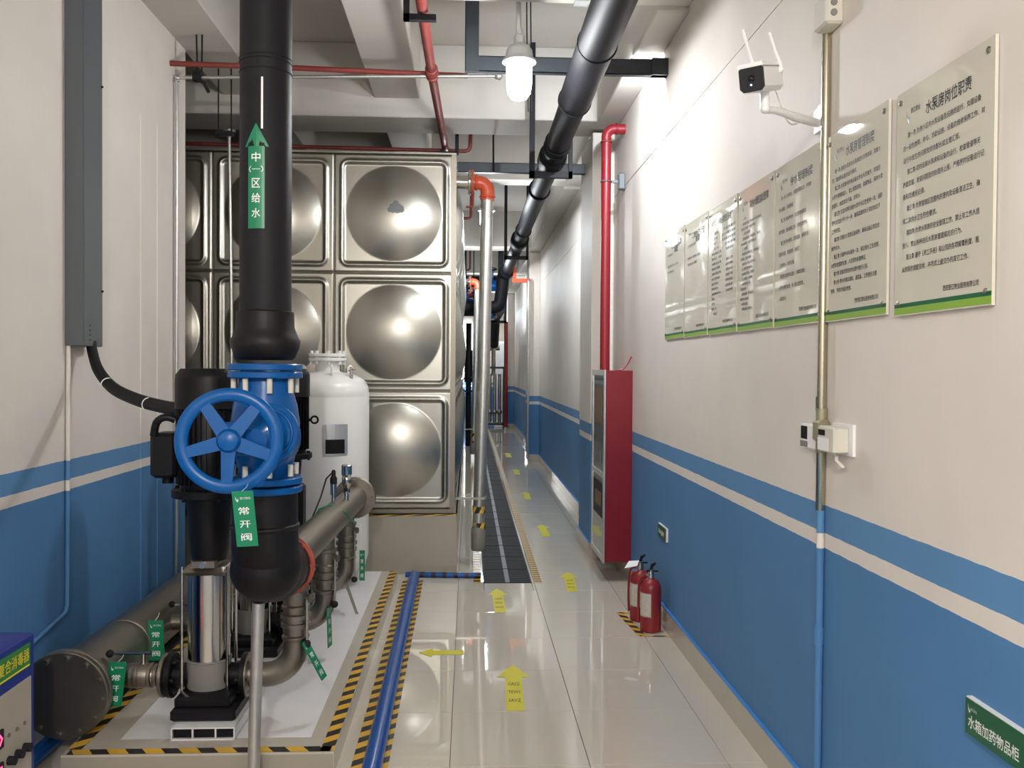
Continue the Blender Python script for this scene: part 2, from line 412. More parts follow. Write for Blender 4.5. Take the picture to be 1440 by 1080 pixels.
for r in range(3):
    for c in range(4):
        o = bpy.data.objects.new('panel', pm); COL.objects.link(o); o.parent = tank
        o.location = Vector((TX1-.004-PW*(c+.5), TY0, TZ0+PH*(r+.5)))-tl
    for c in range(10):
        o = bpy.data.objects.new('panel', pms); COL.objects.link(o); o.parent = tank
        o.location = Vector((TX1, TY0+.004+PW*(c+.5), TZ0+PH*(r+.5)))-tl; o.rotation_euler = (0, 0, PI/2)
m = M(); m.box((TX1-PW*4+.02, TY0+.02, TZ0), (TX1-.02, TY0+PW*10-.02, TZ0+PH*3-.01)); build('inner_shell', m, STEELD, tank, smooth=False)
m = M(); m.box((TX1-PW*4-.02, TY0-.012, TZ0+PH*3), (TX1+.012, TY0+PW*10, TZ0+PH*3+.015)); build('roof_sheet', m, STEEL, tank, smooth=False)
m = M(); m.box((TX1-PW*4, TY0-.01, .502), (TX1, TY0+.06, .534)); m.box((TX1-.06, TY0, .502), (TX1+.008, TY0+PW*10, .534)); m.box((TX1-PW*4, TY0+PW*10-.06, .502), (TX1, TY0+PW*10, .534))
m.box((TX1-.03, TY0-.016, TZ0), (TX1+.012, TY0+.03, TZ0+PH*3)); build('base_frame', m, STEELD, tank, smooth=False)
m = M()
for dx, dz in [(0, 0), (.03, .02), (-.03, .015), (.015, -.02), (-.045, -.01), (.045, -.005), (.0, .035), (-.02, -.025)]:
    k = random.uniform(.018, .03); cx, cz = -.6+dx, 2.997+dz
    pts = []
    for a in range(9):
        rr = k*random.uniform(.7, 1.2); x = cx+rr*math.cos(a*2*PI/9); z = cz+rr*math.sin(a*2*PI/9)
        q = math.hypot(x+.615, z-2.965); pts.append((x, TY0-(math.sqrt(1.0515**2-q*q)-(1.0515-.075))+.0045, z))
    m.add(pts, [tuple(range(9))])
build('dull_patch', m, mat('dull_stain', (.16, .165, .18), .5, .3), tank, smooth=False)

pl = thing('tank_plinth', (-2.1, 12, 0), 'long beige tiled plinth carrying the stainless water tank', 'plinth')
m = M(); m.box((-4.2, 7.33, 0), (-.1, 17.4, .49)); build('core', m, GROUT, pl, smooth=False)
for i in range(7):
    x1 = -.098-i*.6; m = M(); m.box((x1-.598 if i else x1-.82, 7.318, .0), (x1, 7.33, .5)) if i == 0 else m.box((x1-.22-.598, 7.318, 0), (x1-.22, 7.33, .5)); build('tile', m, PTILE2, pl, smooth=False)
for i in range(17):
    m = M(); m.box((-.1, 7.33+i*.6, 0), (-.088, 7.33+i*.6+.598, .5)); build('tile', m, PTILE2, pl, smooth=False)
m = M(); m.box((-4.2, 7.318, .49), (-.088, 17.4, .5)); build('top_slab', m, PTILE2, pl, smooth=False)
m = M(); tape(m, (-3, 7.3165, .462), (-.1, 7.3165, .485), (0, 0, .012), .2, .5, .15); build('hazard_tape', m, [TYEL, TBLK], pl, smooth=False)

# tank overflow riser(s): drop pipe from the tank flange
def drop_pipe(y, label, x=.118):
    t = thing('drop_pipe', (x, y, .2), label, 'pipe', 'overflow drop pipes beside the tank')
    m = M(); m.tube([(x+.032, y, 3.17), (x+.012, y, 1.7), (x-.026, y, .30)], .053, 24); build('pipe', m, GALV, t)
    m = M(); m.tube(fillet([(x-.085, y, 3.28), (x+.034, y, 3.28), (x+.034, y, 3.13)], .075), .06, 20)
    m.torus((x+.034, y, 3.16), (0, 0, 1), .058, .012); m.torus((x-.06, y, 3.28), (1, 0, 0), .058, .012)
    for dz in (-.03, .03): m.ball((x-.05, y-.06, 3.28+dz), .012)
    build('elbow', m, ORNG, t)
    m = M(); m.disc((x-.095, y, 3.28), (1, 0, 0), .11, .02); build('flange', m, OXRED, t)
    m = M(); m.cyl((-.12, y, 3.28), (x-.1, y, 3.28), .055); m.disc((x-.118, y, 3.28), (1, 0, 0), .11, .018)
    for k in range(8):
        a = k*PI/4+.2; m.cyl((x-.135, y+.09*math.cos(a), 3.28+.09*math.sin(a)), (x-.075, y+.09*math.cos(a), 3.28+.09*math.sin(a)), .008, n=6)
    build('stub', m, CHROME, t)
    m = M(); m.tube(fillet([(-.03, y-.02, 3.07), (.03, y-.02, 3.07), (.03, y-.02, 3.2)], .02), .010, 8); build('vent', m, REDP, t)
    m = M(); m.lathe((x-.026, y, .14), (0, 0, 1), [(.056, 0), (.062, .01), (.062, .17), (.056, .2)], 20); build('end_collar', m, GREYM, t)
    m = M()
    for zz in (.325, .465):
        for k in range(24):
            a = k*PI/12; b = a+PI/12; P = lambda an, z: (x-.022+.0562*math.cos(an), y+.0562*math.sin(an), z)
            m.quad(P(a, zz), P(b, zz), P(b+.45, zz+.055), P(a+.45, zz+.055), (k//3) % 2)
    build('hazard_tape', m, [TYEL, TBLK], t, smooth=False)
    m = M(); m.box((-.15, y-.075, .585), (x+.03, y-.06, .605)); m.torus((x-.02, y, .595), (0, 0, 1), .058, .008); build('clamp', m, STEEL, t)
    return t
dp = drop_pipe(7.6, 'nearest galvanised drop pipe with orange elbow beside the tank corner')
dup(dp, (0, 8.6, 0), label='farther drop pipe with orange elbow at the far end of the tank')

# ------------------------------------------------------------------ pump platform
pp = thing('pump_platform', (-1.1, 5.35, 0), 'low beige tiled platform with white top and hazard tape under the pumps', 'platform')
m = M(); m.box((-1.65, 3.712, 0), (-.562, 7.0, .088)); build('core', m, GROUT, pp, smooth=False)
def tiles_along(lst, name='tile'):
    for a, b in lst: m = M(); m.box(a, b); build(name, m, PTILE, pp, smooth=False)
m = M(); m.box((-1.66, 3.70, 0), (-.553, 3.712, .0905)); build('tile', m, PTILE2, pp, smooth=False)
ys = [3.70, 4.37, 5.57, 6.2, 7.0]
ys = [3.70, 4.3, 4.9, 5.5, 6.1, 6.7, 7.0]
tiles_along([((-.562, ys[i]+.001, 0), (-.55, ys[i+1]-.001, .0905)) for i in range(6)])
tiles_along([((-.67, ys[i]+(.15 if i == 0 else 0)+.001, .088), (-.55, ys[i+1]-.001, .1)) for i in range(6)])
tiles_along([((-1.66, ys[i]+(.15 if i == 0 else 0)+.001, .088), (-1.48, ys[i+1]-.001, .1)) for i in range(6)])
tiles_along([((-1.66, 3.70, .0905), (-1.1, 3.849, .1)), ((-1.099, 3.70, .0905), (-.55, 3.849, .1))])
m = M(); m.box((-1.48, 3.85, .088), (-.67, 7.0, .0985)); build('white_screed', m, WPAINT, pp, smooth=False)
m = M(); tape(m, (-1.64, 3.702, .1015), (-.565, 3.702, .1015), (0, .05, 0), .147, .52, -.035, phase=.03)
tape(m, (-.552, 3.702, .1015), (-.552, 6.99, .1015), (-.055, 0, 0), .12, .5, -.045)
tape(m, (-1.655, 3.75, .1015), (-1.655, 6.4, .1015), (.055, 0, 0), .147, .5, .05)
build('hazard_tape', m, [TYEL, TBLK], pp, smooth=False)

# floor tapes and blue pipe
bp_ = thing('blue_floor_pipe', (-.41, 5.3, 0), 'blue plastic pipe laid on the floor between two hazard tapes', 'pipe')
m = M(); m.tube([(-.385, 2.6, .034), (-.392, 3.8, .034), (-.408, 5.3, .034), (-.424, 7.13, .034)], .042, 18); build('pipe', m, BPIPE, bp_)
m = M(); tape(m, (-.325, 2.8, .0018), (-.352, 7.1, .0018), (-.06, 0, 0), .12, .5, -.05)
tape(m, (-.42, 2.8, .0018), (-.452, 7.1, .0018), (-.062, 0, 0), .12, .5, -.05); build('floor_hazard_tape', m, [TYEL, TBLK], smooth=False, label='pair of yellow and black hazard tapes flanking the blue floor pipe', cat='tape')
cb = thing('striped_floor_pipe', (-.2, 7.2, 0), 'thin blue and black wrapped pipe lying across the floor before the tank plinth', 'pipe')
m = M(); m.cyl((-.5, 7.22, .022), (.11, 7.17, .022), .021, n=14); build('pipe', m, BPIPE, cb)
m = M()
for i in range(7):
    x = -.47+i*.09; m.lathe((x, 7.217-.05*i*.15, .022), (1, -.08, .0), [(.0225, 0), (.0225, .035)], 14, caps=True)
build('wrap', m, TBLK, cb)

# drain grating
dg_ = thing('drain_grating', (.32, 12, -.1), 'long black slotted drain grating running down the corridor floor', 'grating')
m = M(); m.box((.131, 7.0, -.118), (.509, 29, -.085)); build('channel', m, BLACK, dg_, smooth=False)
m = M(); m.box((.13, 0, -.03), (.142, .498, .004)); m.box((.498, 0, -.03), (.51, .498, .004)); m.box((.13, 0, -.03), (.51, .012, .004)); m.box((.13, .486, -.03), (.51, .498, .004))
for i in range(11):
    y = .034+i*.041; m.box((.142, y, -.02), (.498, y+.026, .001))
m.box((.302, .012, -.02), (.338, .486, .003), 1)
sec = build('grate_section', m, [GRATE, GRATEL], dg_, smooth=False, at=(.32, 0, 0)); base = Vector((.0, 7.001, 0))
sec.location = Vector((.32, 7.001, 0))-wloc(dg_)
for i in range(1, 44):
    o = sec.copy(); COL.objects.link(o); o.parent = dg_; o.location = Vector((.32, 7.001+.5*i, 0))-wloc(dg_)
m = M(); tape(m, (.535, 7.0, .0015), (.535, 25, .0015), (.06, 0, 0), .075, .5, 0.0); tape(m, (.05, 7.0, .0015), (.05, 25, .0015), (.06, 0, 0), .1, .5, 0)
build('drain_hazard_tape', m, [TYEL, TBLK], smooth=False, label='yellow and black tapes edging both sides of the drain grating', cat='tape')

# floor arrow stickers
def arrow(base_, tip, wd, label, words=None):
    b = Vector((*base_, .0016)); t = Vector((*tip, .0016)); d = (t-b); L = d.length; d /= L; s = Vector((d.y, -d.x, 0))
    th = thing('floor_arrow', (b.x, b.y, 0), label, 'sticker', 'yellow floor arrows')
    m = M(); hl = L*.3
    pts = [b-s*wd/2, b+s*wd/2, b+s*wd/2+d*(L-hl), b+s*wd+d*(L-hl), t, b-s*wd+d*(L-hl), b-s*wd/2+d*(L-hl)]
    m.add(pts+[p-Vector((0, 0, .001)) for p in pts], [(6, 2, 1, 0), (5, 4, 3), (0, 1, 2, 6)], 0); m.f = m.f[:0]; m.mi = []
    m.f = [(0, 1, 2, 6), (5, 3, 4)] ; m.mi = [0, 0]
    build('sticker', m, YEL, th, smooth=False)
    if words:
        m = M()
        for i, wd_ in enumerate(words): text(m, wd_, b+d*(L*(.50-.17*i))-s*wd*.36, s, d, L*.085, wd*.72, .012, off=(0, 0, .0008))
        build('lettering', m, mat('sticker_ink', (.16, .09, .02), .6), th, smooth=False)
arrow((.243, 4.37), (.262, 5.06), .09, 'big yellow floor arrow with three lines of small lettering nearest the camera', ['CASZ', 'TEWS', 'SAVZ'])
arrow((.232, 6.15), (.226, 6.83), .08, 'yellow floor arrow just in front of the drain grating end', ['CASZ', 'TEWS', 'SAVZ'])
arrow((.802, 6.72), (.835, 7.37), .08, 'yellow floor arrow right of the grating near the fire extinguishers', ['CASZ', 'TEWS', 'SAVZ'])
arrow((-.02, 5.29), (-.285, 5.29), .085, 'yellow floor arrow pointing left toward the blue pipe')
arrow((.80, 8.95), (.80, 9.65), .08, 'yellow floor arrow level with the hydrant cabinet, fourth along the right lane')
arrow((.79, 11.5), (.79, 12.2), .08, 'small yellow floor arrow in the lane beyond the first pillar')
arrow((.80, 14.2), (.80, 15.0), .09, 'small pale yellow floor arrow before the second pillar')
arrow((.79, 17.0), (.79, 17.9), .10, 'farthest tiny yellow floor arrow beyond the second pillar')

# ------------------------------------------------------------------ flanges helper
def bolts(m, c, axis, R, n, l, r=.011, a0=0, hexn=6):
    x, y, d = basis(axis); c = Vector(c)
    for k in range(n):
        a = a0+2*PI*k/n; p = c+x*(R*math.cos(a))+y*(R*math.sin(a)); m.cyl(p-d*l/2, p+d*l/2, r, n=hexn)

# ------------------------------------------------------------------ main black riser with blue valve
RX, RY = -.812, 3.6
rp = thing('black_riser', (RX, RY, 1.72), 'thick black plastic riser pipe with green arrow rising above the blue valve', 'pipe')
m = M(); m.tube([(RX+.004, RY, 4.005), (RX, RY, 3.2), (RX, RY, 1.85)], .101, 40); build('pipe', m, BLACK, rp)
m = M(); m.lathe((RX, RY, 1.725), (0, 0, 1), [(.105, 0), (.118, .01), (.133, .05), (.137, .075), (.127, .095), (.114, .13), (.112, .19), (.104, .195)], 40); build('heat_sleeve', m, BRUB, rp)
m = M()
for z in (2.9, 2.915, 2.86): m.torus((RX, RY, z), (0, 0, 1), .101, .003, 40, 6)
build('weld_ring', m, BLACK, rp)
m = M()
def curved(pts, r, lift=.0015):   # x offsets bent on the riser surface facing the camera
    return [(RX-.0+r*math.sin(a/r)+0, RY-math.sqrt(max(0, (r+lift)**2-(r*math.sin(a/r))**2)), z) for a, z in pts]
ax = -.015
def strip(m, a0, a1, z0, z1, lift, mi=0, n=6):
    for i in range(n):
        p = [(a0+(a1-a0)*i/n, z0), (a0+(a1-a0)*(i+1)/n, z0), (a0+(a1-a0)*(i+1)/n, z1), (a0+(a1-a0)*i/n, z1)]
        m.add(curved(p, .101, lift), [(0, 1, 2, 3)], mi)
strip(m, ax-.0335, ax+.0335, 2.235, 2.553, .0015)
for i in range(8):
    for s in (-1, 1):
        t0, t1 = i/8, (i+1)/8; w0 = .049*(1-t0); w1 = .049*(1-t1)
        m.add(curved([(ax, 2.552+.09*t0), (ax+s*w0, 2.552+.09*t0), (ax+s*w1, 2.552+.09*t1), (ax, 2.552+.09*t1)], .101, .0015), [(0, 1, 2, 3) if s > 0 else (3, 2, 1, 0)], 0)
build('arrow_label', m, GREEN, rp, smooth=False)
m = M()
for s_, z, w_ in [('中', 2.492, .036), ('（一）', 2.452, .058), ('区', 2.392, .034), ('给', 2.334, .036), ('水', 2.276, .036)]:
    vs, fs = glyphs(s_, .012, 2); x0 = min(p.x for p in vs); x1 = max(p.x for p in vs); y0 = min(p.y for p in vs); y1 = max(p.y for p in vs)
    hh = .037 if s_ != '（一）' else .024
    m.add(curved([(ax-w_/2+(p.x-x0)/(x1-x0)*w_, z+(p.y-y0)/(y1-y0)*hh) for p in vs], .101, .0028), fs)
build('lettering', m, WINK, rp, smooth=False)
m = M(); strip(m, .004, .012, 2.62, 2.82, .0015, n=2); build('paint_drip', m, WPLA, rp, smooth=False)

gv = thing('gate_valve', (RX, RY, 1.2), 'large cobalt blue flanged valve with five-spoke handwheel under the black riser', 'valve')
m = M()
m.lathe((RX, RY, 1.255), (0, 0, 1), [(.1, 0), (.105, .03), (.118, .09), (.132, .16), (.135, .22), (.125, .29), (.108, .35), (.1, .41)], 36)
m.lathe((RX+.02, RY-.04, 1.42), (0, -1, 0), [(.13, 0), (.125, .08), (.09, .11), (.07, .16), (.055, .2), (.05, .25)], 28)
m.box((RX-.12, RY-.16, 1.355), (RX-.03, RY-.13, 1.485)); build('body', m, BLUE, gv)
m = M(); m.disc((RX+.045, RY-.12, 1.44), (-.1, -1, .1), .115, .03); m.torus((RX+.045, RY-.137, 1.44), (-.1, -1, .1), .09, .006); build('bonnet', m, BLUE, gv)
for z0 in (1.653, 1.684, 1.233, 1.198):
    m = M(); m.disc((RX, RY, z0+.013), (0, 0, 1), .146, .026, .004, 44); build('flange', m, BLUE, gv)
m = M(); pass
for zb_, lb_ in ((1.625, .06), (1.288, .045)):
    for k in range(8):
        a = .35+k*PI/4; q = Vector((RX+.122*math.sin(a), RY-.122*math.cos(a), zb_)); m = M(); m.cyl(q-Vector((0, 0, lb_/2)), q+Vector((0, 0, lb_/2)), .0112, n=12); build('bolt_cap', m, CREAM, gv)
wc = Vector((-.862, 3.25, 1.43)); wa = Vector((.10, -1, .06)).normalized()
hw = M(); hw.torus(wc, wa, .167, .024, 64, 12, sy=.6); wheel = build('handwheel', hw, BLUE, gv)
x, y, d = basis(wa)
m = M(); m.lathe(wc-d*.03, d, [(.034, 0), (.043, .01), (.043, .045), (.034, .06), (.018, .066)], 24); build('hub', m, BLUE, wheel)
for k in range(5):
    a = math.radians(270-2+72*k)
    # image frame: right vector and up vector in wheel plane
    R_ = Vector((0, 0, 1)).cross(-d).normalized()*-1; U_ = d.cross(R_).normalized(); U_ = U_ if U_.z > 0 else -U_
    R_ = Vector((1, 0, 0))-d*d.x; R_.normalize()
    e = R_*math.cos(a)+U_*math.sin(a); t = d.cross(e)
    m = M(); w0, w1 = .026, .019
    m.prism([(-w0, .03), (w0, .03), (w1, .165), (-w1, .165)], wc-d*.008, t, e, d*.018)
    build('spoke', m, BLUE, wheel)
m = M(); m.cyl(wc, wc-d*.16, .02, n=16); build('stem', m, BLUE, gv)

el = thing('black_elbow', (RX, RY, .74), 'black wrapped pipe elbow below the blue valve, joining the steel manifold', 'pipe')
m = M(); P = fillet([(RX, RY, 1.196), (RX, RY, .86), (-.795, 3.86, .842)], .17, 10)
m.tube(P, [.128]+[.13]+[.132]*(len(P)-4)+[.125, .118], 32)
m.ball((RX-.002, RY+.03, .885), .142, (1, 1, .98), 24, 16); m.torus((RX, RY, 1.06), (0, 0, 1), .125, .012)
build('bend', m, BRUB, el)
m = M(); m.torus((-.795, 3.83, .842), (0, 1, 0), .105, .016, mi=0); build('seam', m, BRUB, el)
m = M(); m.disc((-.795, 3.868, .842), (0, 1, 0), .137, .016, .003, 44); m.torus((-.795, 3.858, .842), (0, 1, 0), .125, .006, 44); bolts(m, (-.795, 3.868, .842), (0, 1, 0), .117, 8, .05, .01); build('flange', m, OXRED, el)
m = M(); m.cyl((-.858, 3.6, 0), (-.838, 3.6, .75), .0245, n=24); m.disc((-.858, 3.6, .004), (0, 0, 1), .06, .008, .001)
build('support_post', m, GALV, smooth=True, label='slim grey steel post on the floor propping the black elbow', cat='post')

# green tags
def tag_(c, wdt, hgt, u, v, n, label, string=None, txt=True):
    t = thing('valve_tag', c, label, 'tag', 'green hanging valve tags')
    c = Vector(c); u = Vector(u).normalized(); v = Vector(v).normalized(); n = Vector(n).normalized()
    m = M(); o = c-u*wdt/2-v*hgt; m.prism([(0, 0), (wdt, 0), (wdt, hgt), (0, hgt)], o, u, v, -n*.002); build('plate', m, GREEN, t, smooth=False)
    m = M()
    if txt:
        leaf_logo(m, o+v*hgt*.80+u*wdt*.14+n*.001, u, v, hgt*.12)
        text(m, '银江物业', o+v*hgt*.845+u*wdt*.36+n*.001, u, v, hgt*.045, wdt*.5)
    for i, ch in enumerate('常开阀'): text(m, ch, o+v*hgt*(.57-.235*i)+n*.001, u, v, hgt*.135, wdt*.5, .01, center=False, off=u*wdt*.24)
    build('lettering', m, WINK, t, smooth=False)
    if string:
        m = M(); m.tube([c+n*.001, (c+Vector(string))/2+Vector((.004, 0, 0)), string], .0012, 5); build('string', m, WPLA, t)
    return t
tag_((-.79, 3.15, 1.262), .074, .196, (1, 0, .05), (-.10, .0, 1), (0, -1, 0), 'green hanging tag tied to the blue handwheel', (-.79, 3.235, 1.277))

# ------------------------------------------------------------------ outlet manifold
mf = thing('outlet_manifold', (-.79, 5, .7), 'stainless steel outlet manifold pipe with end flange running over the pump outlets', 'pipe')
m = M(); m.cyl((-.794, 3.878, .842), (-.779, 6.15, .80), .083, n=36); build('pipe', m, STEELD, mf)
m = M(); m.disc((-.794, 3.887, .842), (0, 1, 0), .13, .018); build('flange', m, STEELD, mf)
m = M(); m.disc((-.779, 6.16, .80), (0, 1, 0), .142, .022); bolts(m, (-.779, 6.15, .80), (0, 1, 0), .118, 8, .05, .012); build('flange', m, STEELD, mf)
m = M(); m.disc((-.779, 6.186, .80), (0, 1, 0), .142, .022); build('blind_cover', m, STEELD, mf)
tr = thing('pressure_sensor', (-.81, 5.4, .88), 'small pressure sensor with black plug on top of the manifold', 'sensor')
m = M(); m.cyl((-.81, 5.4, .885), (-.81, 5.4, .93), .012); m.cyl((-.81, 5.4, .93), (-.81, 5.4, 1.0), .019); build('body', m, CHROME, tr)
m = M(); m.lathe((-.81, 5.4, .995), (0, 0, 1), [(.021, 0), (.021, .035), (.013, .05), (.013, .075), (.008, .085)], 14); build('plug', m, BLACK, tr)
m = M(); m.tube([(-.82, 5.4, 1.06), (-.85, 5.38, 1.03), (-.87, 5.3, .93), (-.90, 5.1, .80), (-.92, 4.95, .75)], .005, 6); build('cable', m, BLACK, tr)
tr = thing('air_vent', (-.745, 5.5, .86), 'stubby steel air vent valve on top of the manifold near its end flange', 'valve')
m = M(); m.lathe((-.745, 5.5, .87), (0, 0, 1), [(.014, 0), (.014, .05), (.022, .06), (.022, .1), (.028, .11), (.03, .15), (.024, .16), (.032, .17), (.032, .225), (.028, .23)], 16); build('body', m, CHROME, tr)
m = M(); m.cyl((-.745, 5.46, .95), (-.745, 5.5, .95), .012); build('port', m, BLACK, tr)

# ------------------------------------------------------------------ pumps
def pump(Y, label, left_box=True):
    X = -1.175
    t = thing('vertical_pump', (X, Y, .1), label, 'pump', 'vertical multistage pumps on the platform')
    # channel frame
    m = M(); z0, z1 = .1, .155; fy = Y-.27; x0, x1 = X-.085, X+.185
    m.box((x0, fy, z0), (x1, Y+.27, z0+.006)); m.box((x0, fy, z1-.006), (x1, Y+.27, z1))
    for xx in (x0, x0+.088, x0+.185, x1-.006): m.box((xx, fy, z0), (xx+.006, Y+.27, z1))
    build('channel_frame', m, WPAINT, t, smooth=False)
    m = M(); m.box((x0+.008, fy+.012, z0+.008), (x1-.008, Y+.26, z1-.008)); build('frame_shade_fill', m, BMOT, t, smooth=False)  # dark block added to paint the shade inside the open, hollow frame
    m = M(); m.bbox((X-.11, Y-.21, .155), (X+.17, Y+.22, .205), .008); m.bbox((X-.105, Y-.17, .2), (X+.14, Y+.17, .245), .008); build('foot', m, BMOT, t)
    m = M(); m.cyl((X, Y, .235), (X, Y, .37), .097, n=32); m.torus((X, Y, .37), (0, 0, 1), .097, .004, 32, 6); build('base_ring', m, GREYM, t)
    m = M(); m.cyl((X, Y, .37), (X, Y, .765), .093, n=36); build('cylinder', m, CHROME, t)
    m = M(); m.bbox((X-.105, Y-.1, .76), (X+.105, Y+.1, .80), .02); m.box((X-.05, Y-.1, .8), (X+.05, Y+.05, .83)); build('head', m, STEELD, t)
    for sx in (-1, 1):
        for sy in (-1, 1):
            m = M(); m.cyl((X+sx*.1, Y+sy*.075, .23), (X+sx*.1, Y+sy*.075, .8), .007, n=8); build('tie_rod', m, CHROME, t)
    m = M(); m.cyl((X, Y-.112, .815), (X, Y-.09, .815), .015, n=8); build('plug', m, CHROME, t)
    m = M(); m.lathe((X, Y, .82), (0, 0, 1), [(.075, 0), (.082, .04), (.1, .28), (.13, .31)], 24); build('lantern', m, BMOT, t)
    m = M(); m.disc((X, Y, 1.128), (0, 0, 1), .165, .035); bolts(m, (X, Y, 1.128), (0, 0, 1), .145, 6, .06, .01, .5); build('motor_flange', m, BMOT, t)
    m = M(); m.lathe((X, Y, 1.14), (0, 0, 1), [(.12, 0), (.128, .03), (.128, .36), (.12, .38)], 40)
    for k in range(36):
        a = 2*PI*k/36; c, s = math.cos(a), math.sin(a); e = Vector((c, s, 0)); q = Vector((-s, c, 0))
        m.prism([(0, 0), (.0, .34), (.02, .34), (.02, 0)], Vector((X, Y, 1.17))+e*.125-q*.002, e, (0, 0, 1), q*.004)
    build('motor_body', m, BMOT, t)
    m = M(); m.lathe((X, Y, 1.5), (0, 0, 1), [(.13, 0), (.15, .01), (.15, .14), (.147, .16), (.125, .188), (.02, .19)], 32); build('fan_cover', m, BMOT, t)
    if left_box:
        m = M(); m.bbox((X-.235, Y-.1, 1.2), (X-.12, Y+.06, 1.40), .015); m.cyl((X-.18, Y-.02, 1.17), (X-.18, Y-.02, 1.2), .025)
        m.tube(fillet([(X-.215, Y-.1, 1.39), (X-.19, Y-.12, 1.50), (X-.12, Y-.10, 1.46)], .05), .017, 10)
        build('terminal_box', m, BMOT, t)
    else:
        m = M(); m.bbox((X+.06, Y-.12, .66), (X+.13, Y, .95), .012); build('terminal_box', m, BMOT, t)
    m = M(); m.torus((X+.185, Y-.02, 1.36), (0, -1, 0), .022, .0065); m.cyl((X+.12, Y-.02, 1.36), (X+.165, Y-.02, 1.36), .01); build('eye_bolt', m, BMOT, t)
    # inlet side
    z = .29
    for sg_ in (-1, 1): m = M(); m.cyl((X+sg_*.16, Y, z), (X+sg_*.07, Y, z), .055); build('port', m, BMOT, t)
    m = M(); m.disc((X-.165, Y, z), (1, 0, 0), .1, .025); bolts(m, (X-.16, Y, z), (1, 0, 0), .078, 6, .05, .009); build('inlet_flange', m, BMOT, t)
    m = M(); m.disc((X+.165, Y, z), (1, 0, 0), .1, .025); bolts(m, (X+.16, Y, z), (1, 0, 0), .078, 6, .05, .009); build('outlet_flange', m, BMOT, t)
    return t
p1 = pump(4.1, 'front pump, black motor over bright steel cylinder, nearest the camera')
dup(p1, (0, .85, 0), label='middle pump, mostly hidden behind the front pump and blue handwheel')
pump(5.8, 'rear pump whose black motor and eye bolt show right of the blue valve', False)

# inlet branches and valves
def inlet(Y, label):
    X = -1.19; z = .29; t = thing('inlet_valve', (X-.33, Y, z-.08), label, 'valve', 'stainless inlet valves between header and pumps')
    m = M(); m.cyl((-1.62, Y, z), (X-.185, Y, z), .042); build('pipe', m, STEELD, t)
    m = M(); m.disc((X-.183, Y, z), (1, 0, 0), .098, .018); build('flange', m, STEELD, t)
    m = M()
    for dx, r in [(-.22, .05), (-.245, .056), (-.30, .058), (-.325, .056), (-.36, .05)]: m.disc((X+dx, Y, z), (1, 0, 0), r, .018)
    m.lathe((X-.36, Y, z), (1, 0, 0), [(.045, 0), (.055, .02), (.055, .1), (.045, .13)], 24); build('body', m, STEELD, t)
    m = M(); m.cyl((X-.28, Y, z+.05), (X-.28, Y, z+.10), .011); m.box((X-.42, Y-.008, z+.095), (X-.25, Y+.008, z+.102)); build('lever', m, CHROME, t)
    m = M(); m.ball((X-.43, Y, z+.1), .018); build('lever_knob', m, BLACK, t)
    return t
i1 = inlet(4.1, 'inlet valve with steel lever feeding the front pump')
dup(i1, (0, .85, 0), label='inlet valve with steel lever behind, feeding the middle pump')
dup(i1, (0, 1.7, 0), label='inlet valve at the back, hidden, feeding the rear pump')
tag_((-1.545, 4.0, .385), .075, .2, (1, 0, .0), (.12, 0, 1), (0, -1, 0), 'green hanging tag on the front inlet valve at lower left', (-1.54, 4.05, .4))
tag_((-1.572, 4.55, .415), .078, .205, (1, 0, .0), (-.03, 0, 1), (0, -1, 0), 'green hanging tag on the middle inlet valve, farther left one', (-1.57, 4.6, .44))

# outlet branches
def outlet(Y, label, low):
    X = -.785; z = .29
    t = thing('outlet_branch', (X, Y, .2), label, 'pipe', 'stainless outlet branches rising to the manifold')
    m = M(); m.tube(fillet([(-1.0, Y, z), (X, Y, z), (X, Y, .46)], .13, 8), .056, 22); build('elbow', m, STEELD, t)
    m = M(); m.disc((-1.0, Y, z), (1, 0, 0), .098, .018); build('flange', m, STEELD, t)
    m = M(); m.lathe((X, Y, .45), (0, 0, 1), [(.056, 0), (.062, .01), (.062, .02), (.052, .025), (.052, .06), (.066, .062), (.066, .08), (.058, .083), (.058, .10), (.068, .102), (.068, .12), (.054, .124)], 28); build('check_valve', m, STEELD, t)
    m = M(); m.lathe((X, Y, .574), (0, 0, 1), [(.054, 0), (.054, .02), (.064, .022), (.064, .035), (.056, .04), (.06, .07), (.056, .1), (.064, .105), (.064, .12), (.05, .122), (.05, .2)], 28)
    m.cyl((X, Y, .645), (X+.075, Y-.03, .645), .02); build('gate_body', m, STEELD, t)
    m = M(); m.box((X+.055, Y-.045, low), (X+.063, Y-.03, .645)); build('lever', m, STEEL, t)
    m = M(); m.ball((X+.056, Y-.04, low), .02); build('lever_knob', m, BLACK, t)
    return t
o1 = outlet(4.1, 'front outlet branch with big elbow and lever, beside the black elbow', .44)
o2 = outlet(4.95, 'middle outlet branch with hanging lever under the manifold', .395)
o3 = outlet(5.8, 'rear outlet branch with hanging lever under the manifold end', .33)
def side_tag(top, bot, label):
    top = Vector(top); bot = Vector(bot); v = (top-bot).normalized(); u = Vector((.18, 1, 0)).normalized()
    tag_(top, .07, (top-bot).length, u, v, (1, -.18, 0), label, None, True)
side_tag((-.735, 4.05, .455), (-.645, 4.05, .285), 'green tag seen edge-on slanting from the front outlet lever')
side_tag((-.755, 4.88, .385), (-.748, 4.88, .17), 'green tag seen edge-on hanging straight from the middle outlet lever')
tag_((-.69, 5.85, .50), .035, .2, (1, 0, 0), (0, 0, 1), (0, -1, 0), 'narrow green tag hanging at the rear outlet by the white pressure tank', (-.70, 5.85, .68))
